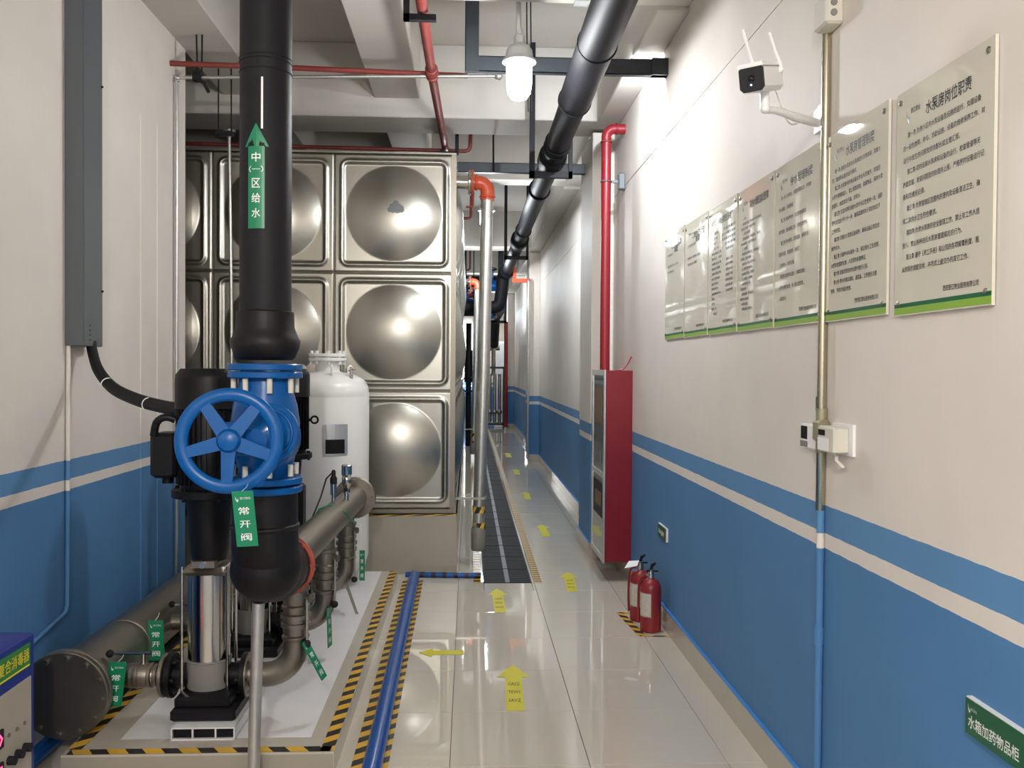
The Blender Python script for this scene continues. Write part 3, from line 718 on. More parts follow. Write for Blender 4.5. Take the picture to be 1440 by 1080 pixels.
lv = M(); lv.prism([(0, 0), (.02, 0), (.09, -.2), (.072, -.2)], (-.79, 5.74, .31), (1, 0, 0), (0, 0, 1), (0, .006, 0)); build('strap_end', lv, GREYM, smooth=False, label='thin grey metal strap end slanting under the rear outlet branch', cat='strap')
m = M(); m.tube([(-.874, 5.1, .835), (-.85, 5.13, .885), (-.79, 5.15, .907), (-.71, 5.17, .86), (-.695, 5.3, .80), (-.70, 5.6, .72)], .006, 6); build('cable_tie', m, GREEN, label='green cord looped round the manifold', cat='cord')

# white pressure tank
wt = thing('pressure_tank', (-1.035, 6.6, .1), 'white upright pressure tank with flanged top beside the steel water tank', 'tank')
cx, cy = -1.035, 6.6
m = M(); m.lathe((cx, cy, .16), (0, 0, 1), [(.05, 0), (.2, .02), (.28, .08), (.302, .16), (.302, 1.32), (.300, 1.33), (.303, 1.34), (.295, 1.40), (.265, 1.45), (.2, 1.488), (.1, 1.505), (.05, 1.51)], 48); build('shell', m, WHITE, wt)
m = M(); m.cyl((cx, cy, 1.64), (cx, cy, 1.75), .088, n=32); m.lathe((cx, cy, 1.655), (0, 0, 1), [(.12, 0), (.09, .015)], 32); build('neck', m, WHITE, wt)
for zz in (1.745, 1.775):
    m = M(); m.disc((cx, cy, zz+.012), (0, 0, 1), .138, .025, .004, 40); build('flange', m, WHITE, wt)
m = M(); bolts(m, (cx, cy, 1.77), (0, 0, 1), .115, 8, .1, .012, .2); build('bolts', m, WHITE, wt)
for a in (-1.3, .8, 2.9):
    m = M(); px, py = cx+.2*math.cos(a), cy+.2*math.sin(a); m.prism([(-.02, 0), (.02, 0), (.02, .08), (0, .1), (-.02, .08)], (px, py, 1.62), (math.cos(a), math.sin(a), 0), (0, 0, 1), (.01, 0, 0)); build('lifting_lug', m, WHITE, wt)
m = M(); m.cyl((cx+.19, cy-.15, 1.6), (cx+.19, cy-.15, 1.69), .012); m.cyl((cx+.17, cy-.15, 1.675), (cx+.225, cy-.15, 1.68), .006); m.ball((cx+.19, cy-.15, 1.69), .014); build('air_valve', m, CHROME, wt)
m = M(); y_ = cy-.3045
def plate_on(m, x0, x1, z0, z1, lift, mi=0):
    n = 6
    for i in range(n):
        xa = x0+(x1-x0)*i/n; xb = x0+(x1-x0)*(i+1)/n; f = lambda x: cy-math.sqrt((.302+lift)**2-(x-cx)**2)
        m.quad((xa, f(xa), z0), (xb, f(xb), z0), (xb, f(xb), z1), (xa, f(xa), z1), mi)
plate_on(m, -1.02, -.855, 1.075, 1.297, .004, 0); np_ = build('nameplate', m, ALU, wt, smooth=False)
m = M(); plate_on(m, -1.002, -.873, 1.09, 1.19, .006, 0); build('engraving', m, INK, np_, smooth=False)
for a in (.6, 2.5, 4.3):
    m = M(); m.box((cx+.24*math.cos(a)-.02, cy+.24*math.sin(a)-.02, .1), (cx+.24*math.cos(a)+.02, cy+.24*math.sin(a)+.02, .3)); build('leg', m, WHITE, wt, smooth=False)

# suction header
sh = thing('suction_header', (-1.75, 5, .1), 'large grey steel suction header with blind flange lying along the left wall', 'pipe')
hx, hz = -1.735, .275
m = M(); m.cyl((hx-.01, 3.93, hz), (hx-.02, 6.9, hz), .138, n=40); build('pipe', m, STEELD, sh)
m = M(); m.disc((hx, 3.935, hz), (0, 1, 0), .19, .026, .004, 48); build('flange', m, STEELD, sh)
m = M(); m.disc((hx, 3.9, hz), (0, 1, 0), .19, .026, .004, 48); bolts(m, (hx, 3.91, hz), (0, 1, 0), .165, 12, .08, .013, .1); build('blind_cover', m, STEELD, sh)
m = M(); m.torus((hx, 4.55, hz), (0, 1, 0), .14, .005); build('weld_ring', m, STEELD, sh)
for yy_ in (4.5, 6.0):
    m = M(); m.prism([(-.1, 0), (.1, 0), (.1, .1), (-.1, .1)], (hx, yy_, 0), (1, 0, 0), (0, 0, 1), (0, .02, 0)) if False else m.box((hx-.12, yy_, .0), (hx+.07, yy_+.02, .16)); build('saddle', m, STEELD, sh, smooth=False)
m = M(); m.tube([(-1.83, 2.6, .035), (-1.83, 3.9, .035), (-1.86, 6.5, .035)], .036, 14); build('blue_floor_hose', m, BPIPE, label='blue plastic pipe on the floor below the suction header', cat='pipe')
m = M(); tape(m, (-1.74, 2.8, .0018), (-1.74, 3.66, .0018), (-.05, 0, 0), .12, .5, -.05); build('floor_hazard_tape', m, [TYEL, TBLK], smooth=False, label='short hazard tape on the floor beside the blue dosing cabinet', cat='tape')

# ------------------------------------------------------------------ dosing cabinet bottom-left
dc = thing('dosing_cabinet', (-1.86, 3.0, 0), 'blue disinfection control cabinet with red digital readouts at lower left', 'cabinet')
fx = -1.62; ya, yb, zt = 2.6, 3.40, .70
m = M(); m.bbox((-2.07, ya, 0), (fx, yb, zt), .008); build('casing', m, BLUE2, dc)
m = M(); m.box((fx, ya+.03, .04), (fx+.004, yb-.035, .545)); fp = build('front_panel', m, mat('beige_panel', (.42, .38, .31), .45), dc, smooth=False)
m = M(); m.box((fx, ya+.03, .585), (fx+.003, yb-.04, .672)); m.box((fx+.0031, ya+.03, .588), (fx+.0036, yb-.045, .594), 1); build('sign_band', m, [mat('band_green', (.03, .22, .05), .4), YINK], dc, smooth=False)
m = M(); text(m, '多式复合消毒器', (fx+.0045, yb-.35, .607), (0, 1, 0), (0, 0, 1), .048, .30, .008); build('lettering', m, YINK, dc, smooth=False)
for zc, ch in ((.40, '0'), (.285, '5')):
    m = M(); m.box((fx+.004, 2.98, zc-.032), (fx+.012, 3.155, zc+.032)); dsp = build('display', m, BLACK, dc, smooth=False)
    m = M(); text(m, '88'+ch, (fx+.0135, 3.03, zc-.024), (0, 1, 0), (0, 0, 1), .052, .115, .02); build('digits', m, LED, dsp, smooth=False)
for i in range(3):
    yk = 3.20+.055*i
    m = M(); m.cyl((fx+.004, yk, .30), (fx+.03, yk, .30), .016); build('knob', m, BLACK, dc)
    m = M(); m.cyl((fx+.004, yk, .39), (fx+.009, yk, .39), .007); build('indicator', m, STEEL, dc)
m = M(); m.box((fx+.004, 3.29, .11), (fx+.008, 3.32, .22)); m.cyl((fx+.008, 3.305, .15), (fx+.013, 3.305, .15), .006); build('latch', m, GREYM, dc)

# ------------------------------------------------------------------ left wall: trunking, cables, conduits
tg = thing('cable_trunking', (-2.03, 4.8, 1.8), 'tall grey steel cable trunking fixed on the left wall', 'trunking')
m = M(); m.bbox((-2.079, 4.69, 1.80), (-1.985, 4.93, 4.005), .003); build('duct', m, GREY, tg)
m = M(); m.box((-1.985, 4.692, 1.803), (-1.981, 4.90, 4.005)); build('lid', m, GREY, tg, smooth=False)
m = M()
for z in (1.83, 1.855, 1.88, 1.905): m.box((-1.982, 4.75, z), (-1.9805, 4.77, z+.007))
for z in (2.1, 3.2): m.cyl((-1.984, 4.915, z), (-1.975, 4.915, z), .006, n=8)
build('slots', m, BLACK, tg)
cbl = thing('motor_cable', (-1.33, 4.15, 1.49), 'thick black cable bundle curving from grey trunking to the front pump motor', 'cable')
m = M(); pts = [(-2.0, 4.82, 1.82), (-1.985, 4.80, 1.77), (-1.93, 4.74, 1.67), (-1.80, 4.60, 1.58), (-1.62, 4.42, 1.53), (-1.45, 4.26, 1.505), (-1.31, 4.14, 1.492)]
def smooth_path(pts, n=6):
    P = [Vector(p) for p in pts]; P = [P[0]*2-P[1]]+P+[P[-1]*2-P[-2]]; out = []
    for i in range(1, len(P)-2):
        for k in range(n):
            t = k/n; a, b, c, d = P[i-1:i+3]
            out.append(.5*((2*b)+(c-a)*t+(2*a-5*b+4*c-d)*t*t+(3*b-a-3*c+d)*t**3))
    out.append(P[-2]); return out
sp = smooth_path(pts); m.tube(sp, .026, 14); m.tube([p+Vector((0, .012, .018)) for p in sp], .018, 10); build('sheath', m, BLACK, cbl)
m = M()
for i in (16, 27): m.torus(sp[i], sp[i+1]-sp[i], .031, .003, 24, 6)
build('ties', m, WPLA, cbl)
m = M(); m.tube(fillet([(-2.065, 4.70, 1.80), (-2.065, 4.68, .43), (-2.065, 4.2, .36), (-2.065, 3.4, .34)], .05), .011, 10)
build('painted_conduit', m, WALL, label='painted-over conduit dropping below the trunking and turning left', cat='conduit')
gc = thing('lamp_conduit', (-2.05, 6.37, 0), 'thin grey conduit up the left wall end and across to the pendant lamp', 'conduit')
m = M(); m.tube(fillet([(-2.055, 6.37, .1), (-2.055, 6.37, 3.722), (.22, 6.37, 3.785)], .03), .0125, 12); build('pipe', m, GALV, gc)
m = M(); m.torus((-2.055, 6.37, 3.70), (0, 0, 1), .016, .005, 16, 8); m.ball((-2.05, 6.37, 3.72), .02); m.ball((.2, 6.37, 3.785), .03); build('fittings', m, GALV, gc)
rd = thing('hanger_rods', (-1.9, 6.3, 3.7), 'pair of thin black hanger rods with clamp at upper left', 'hanger')
for a, b in [((-1.92, 6.33, ZC), (-1.90, 6.33, 3.74)), ((-1.865, 6.33, ZC), (-1.87, 6.33, 3.76))]:
    m = M(); m.cyl(a, b, .006, n=8); build('rod', m, BLACK, rd)
m = M(); m.box((-1.94, 6.34, 3.70), (-1.88, 6.40, 3.76)); m.tube([(-1.9, 6.35, 3.71), (-1.86, 6.35, 3.68), (-1.83, 6.36, 3.62)], .012, 8); build('clamp', m, BLACK, rd)
tc_ = thing('tank_fill_conduit', (-1.88, 7.1, 1.5), 'thin steel conduit with tee standing just left of the black riser', 'conduit')
m = M(); m.tube([(-1.887, 7.1, 3.53), (-1.868, 7.1, 2.2), (-1.86, 7.1, .5)], .013, 12); m.cyl((-1.93, 7.1, 3.545), (-1.84, 7.1, 3.55), .012); m.cyl((-1.887, 7.1, 3.5), (-1.887, 7.1, 3.56), .018); m.box((-1.94, 7.09, .46), (-1.78, 7.15, .5)); build('pipe', m, GALV, tc_)
m = M(); m.box((-1.965, 7.0, 3.495), (-1.84, 7.06, 3.525)); m.cyl((-1.95, 7.03, 3.5), (-1.95, 7.03, ZC), .006, n=8); m.cyl((-1.85, 7.03, 3.5), (-1.855, 7.03, ZC), .006, n=8); build('hanger', m, BLACK, tc_)

# ------------------------------------------------------------------ overhead red pipes
rl = thing('red_main', (-.25, 6, 3.85), 'long dull red sprinkler main running above the tank toward the back', 'pipe')
m = M(); m.tube([(-.30, 2.5, 3.79), (-.274, 6.34, 3.79), (-.232, 8.6, 3.79), (-.15, 16, 3.79)], .033, 16); build('pipe', m, REDP, rl)
for y in (6.27, 6.42, 8.6): m = M(); m.torus((-.272 if y < 8 else -.235, y, 3.79), (0, 1, 0), .034, .012, 20, 8); build('coupling', m, REDP, rl)
m = M(); m.ball((-.273, 6.35, 3.79), .05); build('cross_fitting', m, REDP, rl)
rc = thing('red_branch', (-.8, 6.42, 3.8), 'thin red sprinkler branch crossing at upper left in front of the beam', 'pipe')
m = M(); m.tube([(-3.4, 6.26, 3.80), (-1.312, 6.34, 3.80), (-.278, 6.41, 3.80), (-.02, 6.43, 3.80)], .019, 12); build('pipe', m, REDP, rc)
rc2 = thing('red_branch', (-.8, 8.6, 3.8), 'thin red sprinkler branch just over the tank top turning upward at its right end', 'pipe')
m = M(); m.tube(fillet([(-4, 8.5, 3.80), (.0, 8.65, 3.80), (.03, 8.65, ZC-.01)], .05), .019, 12); build('pipe', m, REDP, rc2)
for k, yb_ in enumerate((12.5, 19)):
    r_ = thing('red_branch', (-.2, yb_, 3.8), ['short red pipe bend hanging beyond the second beam', 'farthest short red pipe bend near the tank end'][k], 'pipe')
    m = M(); m.tube(fillet([(-3, yb_, 3.80), (.02, yb_, 3.80), (.02, yb_, ZC-.01)], .05), .02, 10); build('pipe', m, REDP, r_)
for (x0, x1, y, nm) in [(-.33, -.22, 5.2, 'black pipe bracket around the red main at the top of the picture'), (-.29, -.14, 8.45, 'black pipe bracket around the red main above the tank edge')]:
    s_ = 1 if y > 6 else -1
    h = thing('pipe_bracket', (x0, y, 3.7), nm, 'bracket')
    m = M(); m.box((x0-.06 if s_ < 0 else x0, y, 3.715), (x1+.02, y+.04, 3.75)); xx = x0-.06 if s_ < 0 else x1; m.box((xx, y, 3.715), (xx+.035, y+.04, ZC)); build('arm', m, BLACK, h, smooth=False)
m = M(); m.tube(fillet([(-3.2, 7.5, 3.49), (-.98, 7.5, 3.49), (-.98, 7.5, 3.44)], .02), .013, 8); build('tank_air_line', m, GALV, label='thin grey line lying over the tank top edge', cat='pipe')

# ------------------------------------------------------------------ steel cross bars and hangers
b1 = thing('steel_crossbar', (.6, 5.81, 3.63), 'dark steel channel crossbar spanning to the right wall in front of the lamp line', 'crossbar')
m = M(); m.box((-.03, 5.81, 3.63), (1.3, 5.815, 3.73)); m.box((-.03, 5.81, 3.63), (1.3, 5.86, 3.635)); m.box((-.03, 5.81, 3.725), (1.3, 5.86, 3.73)); build('channel', m, BSTEEL, b1, smooth=False)
m = M(); m.box((1.19, 5.80, 3.63), (1.3, 5.87, 3.742)); build('end_plate', m, BSTEEL, b1, smooth=False)
m = M(); m.box((-.035, 5.80, 3.625), (.055, 5.808, ZC)); m.box((-.035, 5.80, 3.625), (-.03, 5.86, ZC)); build('upright', m, BSTEEL, b1, smooth=False)
b2 = thing('steel_crossbar', (.5, 8.5, 3.53), 'dark steel channel crossbar behind the tank elbow ending at the first pillar', 'crossbar')
m = M(); m.box((-.3, 8.47, 3.56), (1.1, 8.475, 3.655)); m.box((-.3, 8.47, 3.56), (1.1, 8.52, 3.565)); m.box((-.3, 8.47, 3.65), (1.1, 8.52, 3.655)); build('channel', m, BSTEEL, b2, smooth=False)
m = M(); m.cyl((.225, 8.46, 3.56), (.215, 8.46, ZC), .009, n=8); build('rod', m, BLACK, b2)
def hanger(x0, x1, y, z, label, ztop0, ztop1):
    h = thing('pipe_hanger', ((x0+x1)/2, y, z), label, 'hanger', 'black hangers under the overhead pipe')
    m = M(); m.box((x0, y, z), (x1, y+.05, z+.055)); build('crosspiece', m, BLACK, h, smooth=False)
    m = M(); m.box((x0, y, z), (x0+.045, y+.05, ztop0)); build('upright', m, BLACK, h, smooth=False)
    m = M(); m.box((x1-.035, y, z), (x1, y+.05, ztop1)); build('upright', m, BLACK, h, smooth=False)
hanger(.51, .88, 7.6, 3.335, 'nearest black U-shaped hanger carrying the overhead pipe', ZC, ZB+.2)
hanger(.53, .90, 13.5, 3.36, 'second black U-shaped hanger, farther along the overhead pipe', ZC, ZC)
m = M(); m.box((.57, 16.85, 3.4), (.65, 16.93, ZC)); build('hanger_post', m, BLACK, label='dark hanger post left of the second pipe hanger', cat='post')

op = thing('overhead_pipe', (.7, 9, 3.4), 'thick black plastic pipe slung under the ceiling along the corridor', 'pipe')
PX, PZ = .70, 3.495
m = M(); m.cyl((PX-.01, .5, PZ), (PX, 5.95, PZ), .108, n=36); build('pipe', m, BLACKO, op)
m = M(); m.cyl((PX, 5.95, PZ), (PX+.0, 16.4, PZ), .094, n=32); build('pipe', m, BLACKO, op)
for y in (4.9, 5.95, 7.05, 7.2, 8.9, 11.5): m = M(); m.torus((PX, y, PZ), (0, 1, 0), .1 if y > 5.96 else .108, .007 if y != 8.9 else .012, 36, 8); build('coupling_ring', m, BLACKO, op)
m = M(); m.lathe((PX, 7.45, PZ), (0, 1, 0), [(.09, 0), (.118, .03), (.118, .25), (.095, .3)], 28); build('coupling', m, BLACKO, op)
m = M(); m.lathe((PX, 12.2, PZ), (0, 1, 0), [(.09, 0), (.125, .05), (.125, .35), (.095, .4)], 28); build('coupling', m, BLACKO, op)
m = M(); m.lathe((PX, 16.3, PZ), (0, 1, 0), [(.1, 0), (.13, .03), (.13, .3)], 24); m.tube(fillet([(PX-.0, 16.4, PZ), (PX-.05, 16.7, PZ), (PX-.12, 16.7, 2.85), (-.6, 16.7, 2.85)], .15), .12, 20); build('end_bend', m, BLACKO, op)

# distant pipework
fp1 = thing('far_header', (0, 17.5, 3.3), 'distant black header pipe crossing high behind the drop pipe', 'pipe')
m = M(); m.cyl((-.9, 17.6, 3.42), (.7, 17.6, 3.42), .11, n=18); build('pipe', m, BLACK, fp1)
fp2 = thing('far_header', (0, 18.6, 2.6), 'lower distant black header with blue fittings beyond the pipe bend', 'pipe')
m = M(); m.cyl((-.9, 18.4, 2.9), (.55, 18.4, 2.9), .12, n=18); m.tube(fillet([(.62, 18.2, 2.9), (.62, 21, 2.9), (.62, 22, 2.3)], .3), .12, 16); build('pipe', m, BLACK, fp2)
m = M(); m.lathe((.1, 18.4, 2.9), (1, 0, 0), [(.17, 0), (.17, .04), (.13, .05), (.15, .2), (.13, .35), (.17, .36), (.17, .4)], 20); build('blue_fitting', m, BLUE, fp2)
m = M(); m.box((-.3, 18.36, 2.8), (-.25, 18.46, ZC)); m.box((.35, 18.36, 2.8), (.4, 18.46, ZC)); m.box((.72, 18.36, 2.7), (.78, 18.46, 2.78)); m.box((.45, 19.9, 2.72), (.85, 19.96, 2.78)); m.box((.79, 19.9, 2.72), (.85, 19.96, ZC)); build('hangers', m, BLACK, fp2, smooth=False)
m = M(); m.box((-.12, 17.55, 3.4), (-.05, 17.65, ZC)); m.box((.25, 17.55, 3.4), (.32, 17.65, ZC)); m.box((-.4, 17.49, 3.1), (-.36, 17.6, ZC)); build('hangers', m, BLACK, fp1, smooth=False)
m = M(); m.cyl((-.9, 17.5, 3.15), (.2, 17.5, 3.15), .07, n=14); build('red_pipe', m, REDP, fp1)
for (x, z, s, lab) in [(.42, 3.30, 1, 'distant blue valve below the black header, right of the drop pipe'), (-.06, 2.95, 1, 'distant blue valve left of the drop pipe beside the tank')]:
    t = thing('far_valve', (x, 17.2, z-.2), lab, 'valve')
    m = M(); m.lathe((x-.2, 17.2, z), (1, 0, 0), [(.13, 0), (.13, .03), (.09, .04), (.11, .2), (.09, .36), (.13, .37), (.13, .4)], 20); m.cyl((x, 17.2, z), (x, 17.05, z+.28), .05); build('body', m, BLUE, t)
    m = M(); m.cyl((x+.15, 17.2, z), (x+.15, 17.2, ZC), .012, n=6); build('hanger_rod', m, BLACK, t)
    m = M(); m.torus((x, 17.0, z+.3), (0, -.4, 1), .1, .014, 24, 8); m.box((x-.09, 16.99, z+.29), (x+.09, 17.01, z+.305)); build('handwheel', m, BLACK, t)
t = thing('far_bracket', (.85, 16.4, 3.2), 'small orange bracket bolted beside the far pillar under the pipe', 'bracket')
m = M(); m.box((.78, 16.15, 3.27), (1.09, 16.2, 3.34)); m.box((.80, 16.15, 3.34), (.86, 16.2, 3.55)); build('arm', m, ORNG, t, smooth=False)
t = thing('far_red_riser', (1.03, 24.5, .1), 'distant red riser pipe standing at the third pillar', 'pipe')
m = M(); m.cyl((1.04, 24.6, .12), (1.03, 24.6, 3.0), .055, n=14); m.disc((1.04, 24.6, .1), (0, 0, 1), .09, .03); build('pipe', m, RED, t)
t = thing('far_grey_conduit', (1.09, 16.1, 0), 'grey conduit on the corner of the second pillar', 'conduit')
m = M(); m.cyl((1.085, 16.15, .05), (1.085, 16.15, 3.3), .022, n=10); build('pipe', m, GALV, t)
fs = thing('far_pump_skid', (.75, 25.5, 0), 'distant steel pump skid with frame at the corridor end', 'machine')
m = M()
for x in (.50, .98): m.box((x, 25.4, .0), (x+.05, 25.45, 1.75))
m.box((.5, 25.4, 1.7), (1.03, 25.45, 1.76)); m.box((.5, 25.4, .08), (1.03, 26.2, .14)); build('frame', m, BSTEEL, fs, smooth=False)
m = M()
for x in (.62, .76, .9): m.cyl((x, 25.7, .15), (x, 25.7, 1.55), .05, n=14); m.ball((x, 25.7, .45), .08)
build('columns', m, STEEL, fs)
m = M(); m.cyl((.4, 25.8, 2.3), (.9, 25.8, 2.3), .07); m.cyl((.72, 25.7, 1.5), (.72, 25.7, 2.6), .06); build('pipes', m, STEELD, fs)
fd = thing('far_board', (.95, 28, 0), 'pale upright electrical cabinet at the far end of the corridor', 'cabinet')
m = M(); m.bbox((.82, 27.6, 0), (1.25, 28.2, 2.55), .01); build('casing', m, WPLA, fd)
m = M(); m.box((.84, 27.595, .1), (1.23, 27.6, 2.5)); build('door', m, mat('pale_door', (.6, .6, .58), .4), fd, smooth=False)
fv = thing('far_valve_stand', (.02, 19, 0), 'distant dark valve stand with handwheel left of the drop pipe', 'valve')
m = M(); m.cyl((.0, 19.5, .0), (.0, 19.5, 2.7), .06, n=12); m.cyl((.0, 19.5, 1.4), (.0, 19.5, 2.1), .09, n=12); build('column', m, BMOT, fv)
m = M(); m.torus((.0, 19.35, 1.35), (0, 1, 0), .16, .016, 28, 8); build('handwheel', m, BMOT, fv)
for x, y, z0, z1, lab in [(.55, 31.95, 1.9, 3.1, 'bright vertical light strip at the corridor end'), (.0, 31.95, .9, 3.4, 'bright upright light strip far behind the drop pipe'), (-.30, 31.95, .9, 3.4, 'bright upright light strip beside the tank edge far away')]:
    m = M(); m.box((x-.05, y, z0), (x+.05, y+.05, z1)); build('tube_light', m, TUBE, smooth=False, label=lab, cat='lamp')

# ------------------------------------------------------------------ lamps
def pendant(x, y, z, W, label):
    t = thing('pendant_lamp', (x, y, z-.16), label, 'lamp', 'caged pendant lamps down the corridor')
    m = M(); m.cyl((x-.005, y, z+.28), (x-.01, y, ZC), .016, n=14); build('stem', m, GALV, t)
    m = M(); m.lathe((x, y, z+.09), (0, 0, 1), [(.088, 0), (.102, .005), (.1, .02), (.085, .03), (.078, .075), (.06, .1), (.035, .115), (.032, .16), (.022, .17), (.02, .2)], 28); build('housing', m, LAMPG, t)
    m = M(); m.lathe((x, y, z-.13), (0, 0, 1), [(.012, 0), (.045, .012), (.068, .045), (.075, .1), (.075, .2), (.08, .22)], 24); b = build('bulb', m, BULB, t)
    ld = bpy.data.lights.new('bulb_light', 'POINT'); ld.energy = W; ld.shadow_soft_size = .07; ld.color = (1, .965, .93) if y < 0 else ((.97, .98, 1) if y < 6 else (.86, .93, 1))
    lo = bpy.data.objects.new('bulb_light', ld); COL.objects.link(lo); lo.parent = t; lo.location = (0, 0, -.05)
    return t
plab = ['lit pendant lamp on a grey stem in front of the dark crossbar', 'pendant lamp behind the viewer', 'pendant lamp hidden by the drop pipe, second down the corridor', 'pendant lamp third down the corridor behind the drop pipe', 'pendant lamp fourth down the corridor', 'pendant lamp last down the corridor']
for (x, y, z, W), l in zip(PENDANTS, plab): pendant(x, y, z, W, l)
def bulkhead(x, y, z, W, label):
    t = thing('wall_lamp', (x, y, z), label, 'lamp', 'wall lamps shining down the corridor')
    m = M(); m.bbox((x-.06, y-.05, z-.045), (x+.09, y-.005, z+.045), .01); build('housing', m, LAMPG, t)
    m = M(); m.box((x-.05, y-.005, z-.035), (x+.05, y, z+.035)); build('lens', m, TUBE, t, smooth=False)
    ld = bpy.data.lights.new('lens_light', 'AREA'); ld.energy = W; ld.shape = 'RECTANGLE'; ld.size = .1; ld.size_y = .07; ld.color = (.88, .94, 1)
    lo = bpy.data.objects.new('lens_light', ld); COL.objects.link(lo); lo.parent = t; lo.location = (0, .006, 0); lo.rotation_euler = (PI/2-.45, 0, -.35)
    return t
blab = ['small wall lamp tucked behind the end of the dark crossbar', 'wall lamp hidden behind the first pillar', 'wall lamp hidden behind the second pillar', 'wall lamp hidden behind the third pillar']
for (x, y, z, W), l in zip(BULKHEADS, blab): bulkhead(x, y, z, W, l)
t = thing('lamp_wires', (.35, 6, 3.7), 'pair of thin dark wires hanging just right of the pendant lamp', 'wire')
m = M(); m.tube([(.385, 5.9, 3.4), (.375, 5.9, 3.7), (.365, 5.9, ZC)], .005, 6); m.tube([(.41, 5.9, 3.4), (.402, 5.9, 3.7), (.39, 5.9, ZC)], .005, 6); build('wires', m, BLACK, t)
m = M(); m.box((.60, 5.12, ZB-.035), (.68, 5.2, ZB)); build('ceiling_junction', m, LAMPG, label='tiny grey junction box under the front ceiling beam', cat='box')

# ------------------------------------------------------------------ right wall things
cd = thing('wall_conduit', (1.27, 3.2, .15), 'steel conduit running down the right wall through a junction box', 'conduit')
m = M(); m.cyl((1.283, 3.17, 1.19), (1.283, 3.165, 2.92), .0165, n=18); build('metal_pipe', m, mat('brass_steel', (.50, .47, .36), .22, 1), cd)
m = M(); m.cyl((1.285, 3.175, .0), (1.285, 3.17, 1.19), .014, n=14); m.cyl((1.285, 3.175, .70), (1.285, 3.175, .76), .019, n=14); build('painted_pipe', m, WALL, cd)
m = M(); m.bbox((1.235, 3.055, 2.91), (1.3, 3.17, 3.02), .008); jb = build('junction_box', m, CREAM, cd)
m = M()
for z in (2.945, 2.98): m.cyl((1.262, 3.05, z), (1.262, 3.056, z), .012, n=12)
build('knockouts', m, GREYM, jb)
m = M(); m.box((1.26, 3.09, 3.02), (1.3, 3.14, ZC)); build('upper_duct', m, GREY, cd, smooth=False)
m = M(); m.bbox((1.255, 3.12, 1.44), (1.3, 3.19, 1.52), .01); m.cyl((1.28, 3.16, 1.40), (1.28, 3.16, 1.56), .02, n=12); m.cyl((1.26, 3.10, 1.46), (1.28, 3.12, 1.46), .018, n=12); build('socket_fitting', m, mat('aged_fitting', (.35, .33, .22), .5, .4), cd)
gd = thing('wall_thermometer', (1.28, 3.27, 1.4), 'white wall thermometer with dark screen left of the conduit', 'meter')
m = M(); m.bbox((1.272, 3.19, 1.405), (1.3, 3.345, 1.497), .006); build('case', m, WPLA, gd)
m = M(); m.box((1.2705, 3.275, 1.44), (1.2722, 3.335, 1.488)); build('screen', m, INK, gd, smooth=False)
m = M(); m.box((1.2705, 3.27, 1.41), (1.2722, 3.34, 1.432)); build('keys', m, GREYM, gd, smooth=False)
cb2 = thing('control_box', (1.27, 3.0, 1.4), 'cream plastic control box with small display right of the conduit', 'box')
m = M(); m.bbox((1.235, 2.945, 1.415), (1.29, 3.085, 1.505), .006); build('case', m, CREAM, cb2)
m = M(); m.box((1.29, 2.92, 1.408), (1.3, 3.09, 1.515)); build('backplate', m, WPLA, cb2, smooth=False)
m = M(); m.box((1.2335, 3.02, 1.472), (1.2352, 3.075, 1.492)); build('display', m, INK, cb2, smooth=False)
m = M(); m.box((1.2335, 2.99, 1.42), (1.2352, 3.08, 1.464)); build('label_plate', m, WPLA, cb2, smooth=False)
m = M(); m.tube([(1.27, 3.0, 1.415), (1.26, 2.98, 1.39), (1.275, 2.96, 1.37), (1.29, 3.0, 1.36)], .006, 8); build('cord', m, CREAM, cb2)
gsn = thing('mini_sign', (1.295, 3.22, 1.54), 'tiny dark green sign peeking out left of the conduit', 'sign')
m = M(); m.box((1.295, 3.17, 1.545), (1.3, 3.255, 1.60)); build('plate', m, GREENS, gsn, smooth=False)
m = M(); m.box((1.2945, 3.20, 1.558), (1.2952, 3.225, 1.575)); build('mark', m, WINK, gsn, smooth=False)

# posters
COMP = '西安银江物业服务有限公司'
P1 = ('水泵房岗位职责', ['  第一条 负责小区内水泵设备及设施的运行，处理设备', '的一般性故障，参与、协助设施、设备的维修保养工作，对', '运行中发生的问题及时向部长或主管汇报。', '  第二条 定时巡视水泵房和设备的运行，检查管道等无', '跑冒滴漏，发现问题及时处理并上报，严格按时设备运行记', '录和交接班记录。', '  第三条 负责管辖区范围内的室内及设备清洁卫生，确', '保二次供水卫生符合要求。', '  第四条 负责水泵房的安全管理工作，禁止非工作人员', '进入，禁止各种违反水泵房管理规定的行为。', '  第五条 遵守《员工手册》和公司的各项规章制度，服', '从领导的调度安排，并完成上级交办的其它工作。'])
P2 = ('水泵房管理制度', ['  第一条 值班人员应对水泵房进行日常巡视，检查水', '泵、管道等设备的运行情况。', '  第二条 水泵房内机电设备由专业人员操作，非值班', '人员不得随意进入，禁止堆放杂物、易燃物品，保持水泵', '房通风，地面清洁干燥、无积水。', '  第三条 生活水泵和消防水泵每月切换使用一次，消防', '泵每月试运行不少于一次，确保其随时处于良好状态下', '工作状态。', '  第四条 定期对水泵房设备保养，确保设备正常安全', '操作供水。', '  第五条 水箱每半年清洗一次，保证用水卫生达标，', '水质符合国家标准，人员须持有健康证。', '  第六条 发现异常及时处理并做好记录。', '  第七条 停水时提前通知，遇紧急、立即报告主管', '领导，并及时组织抢修。'])
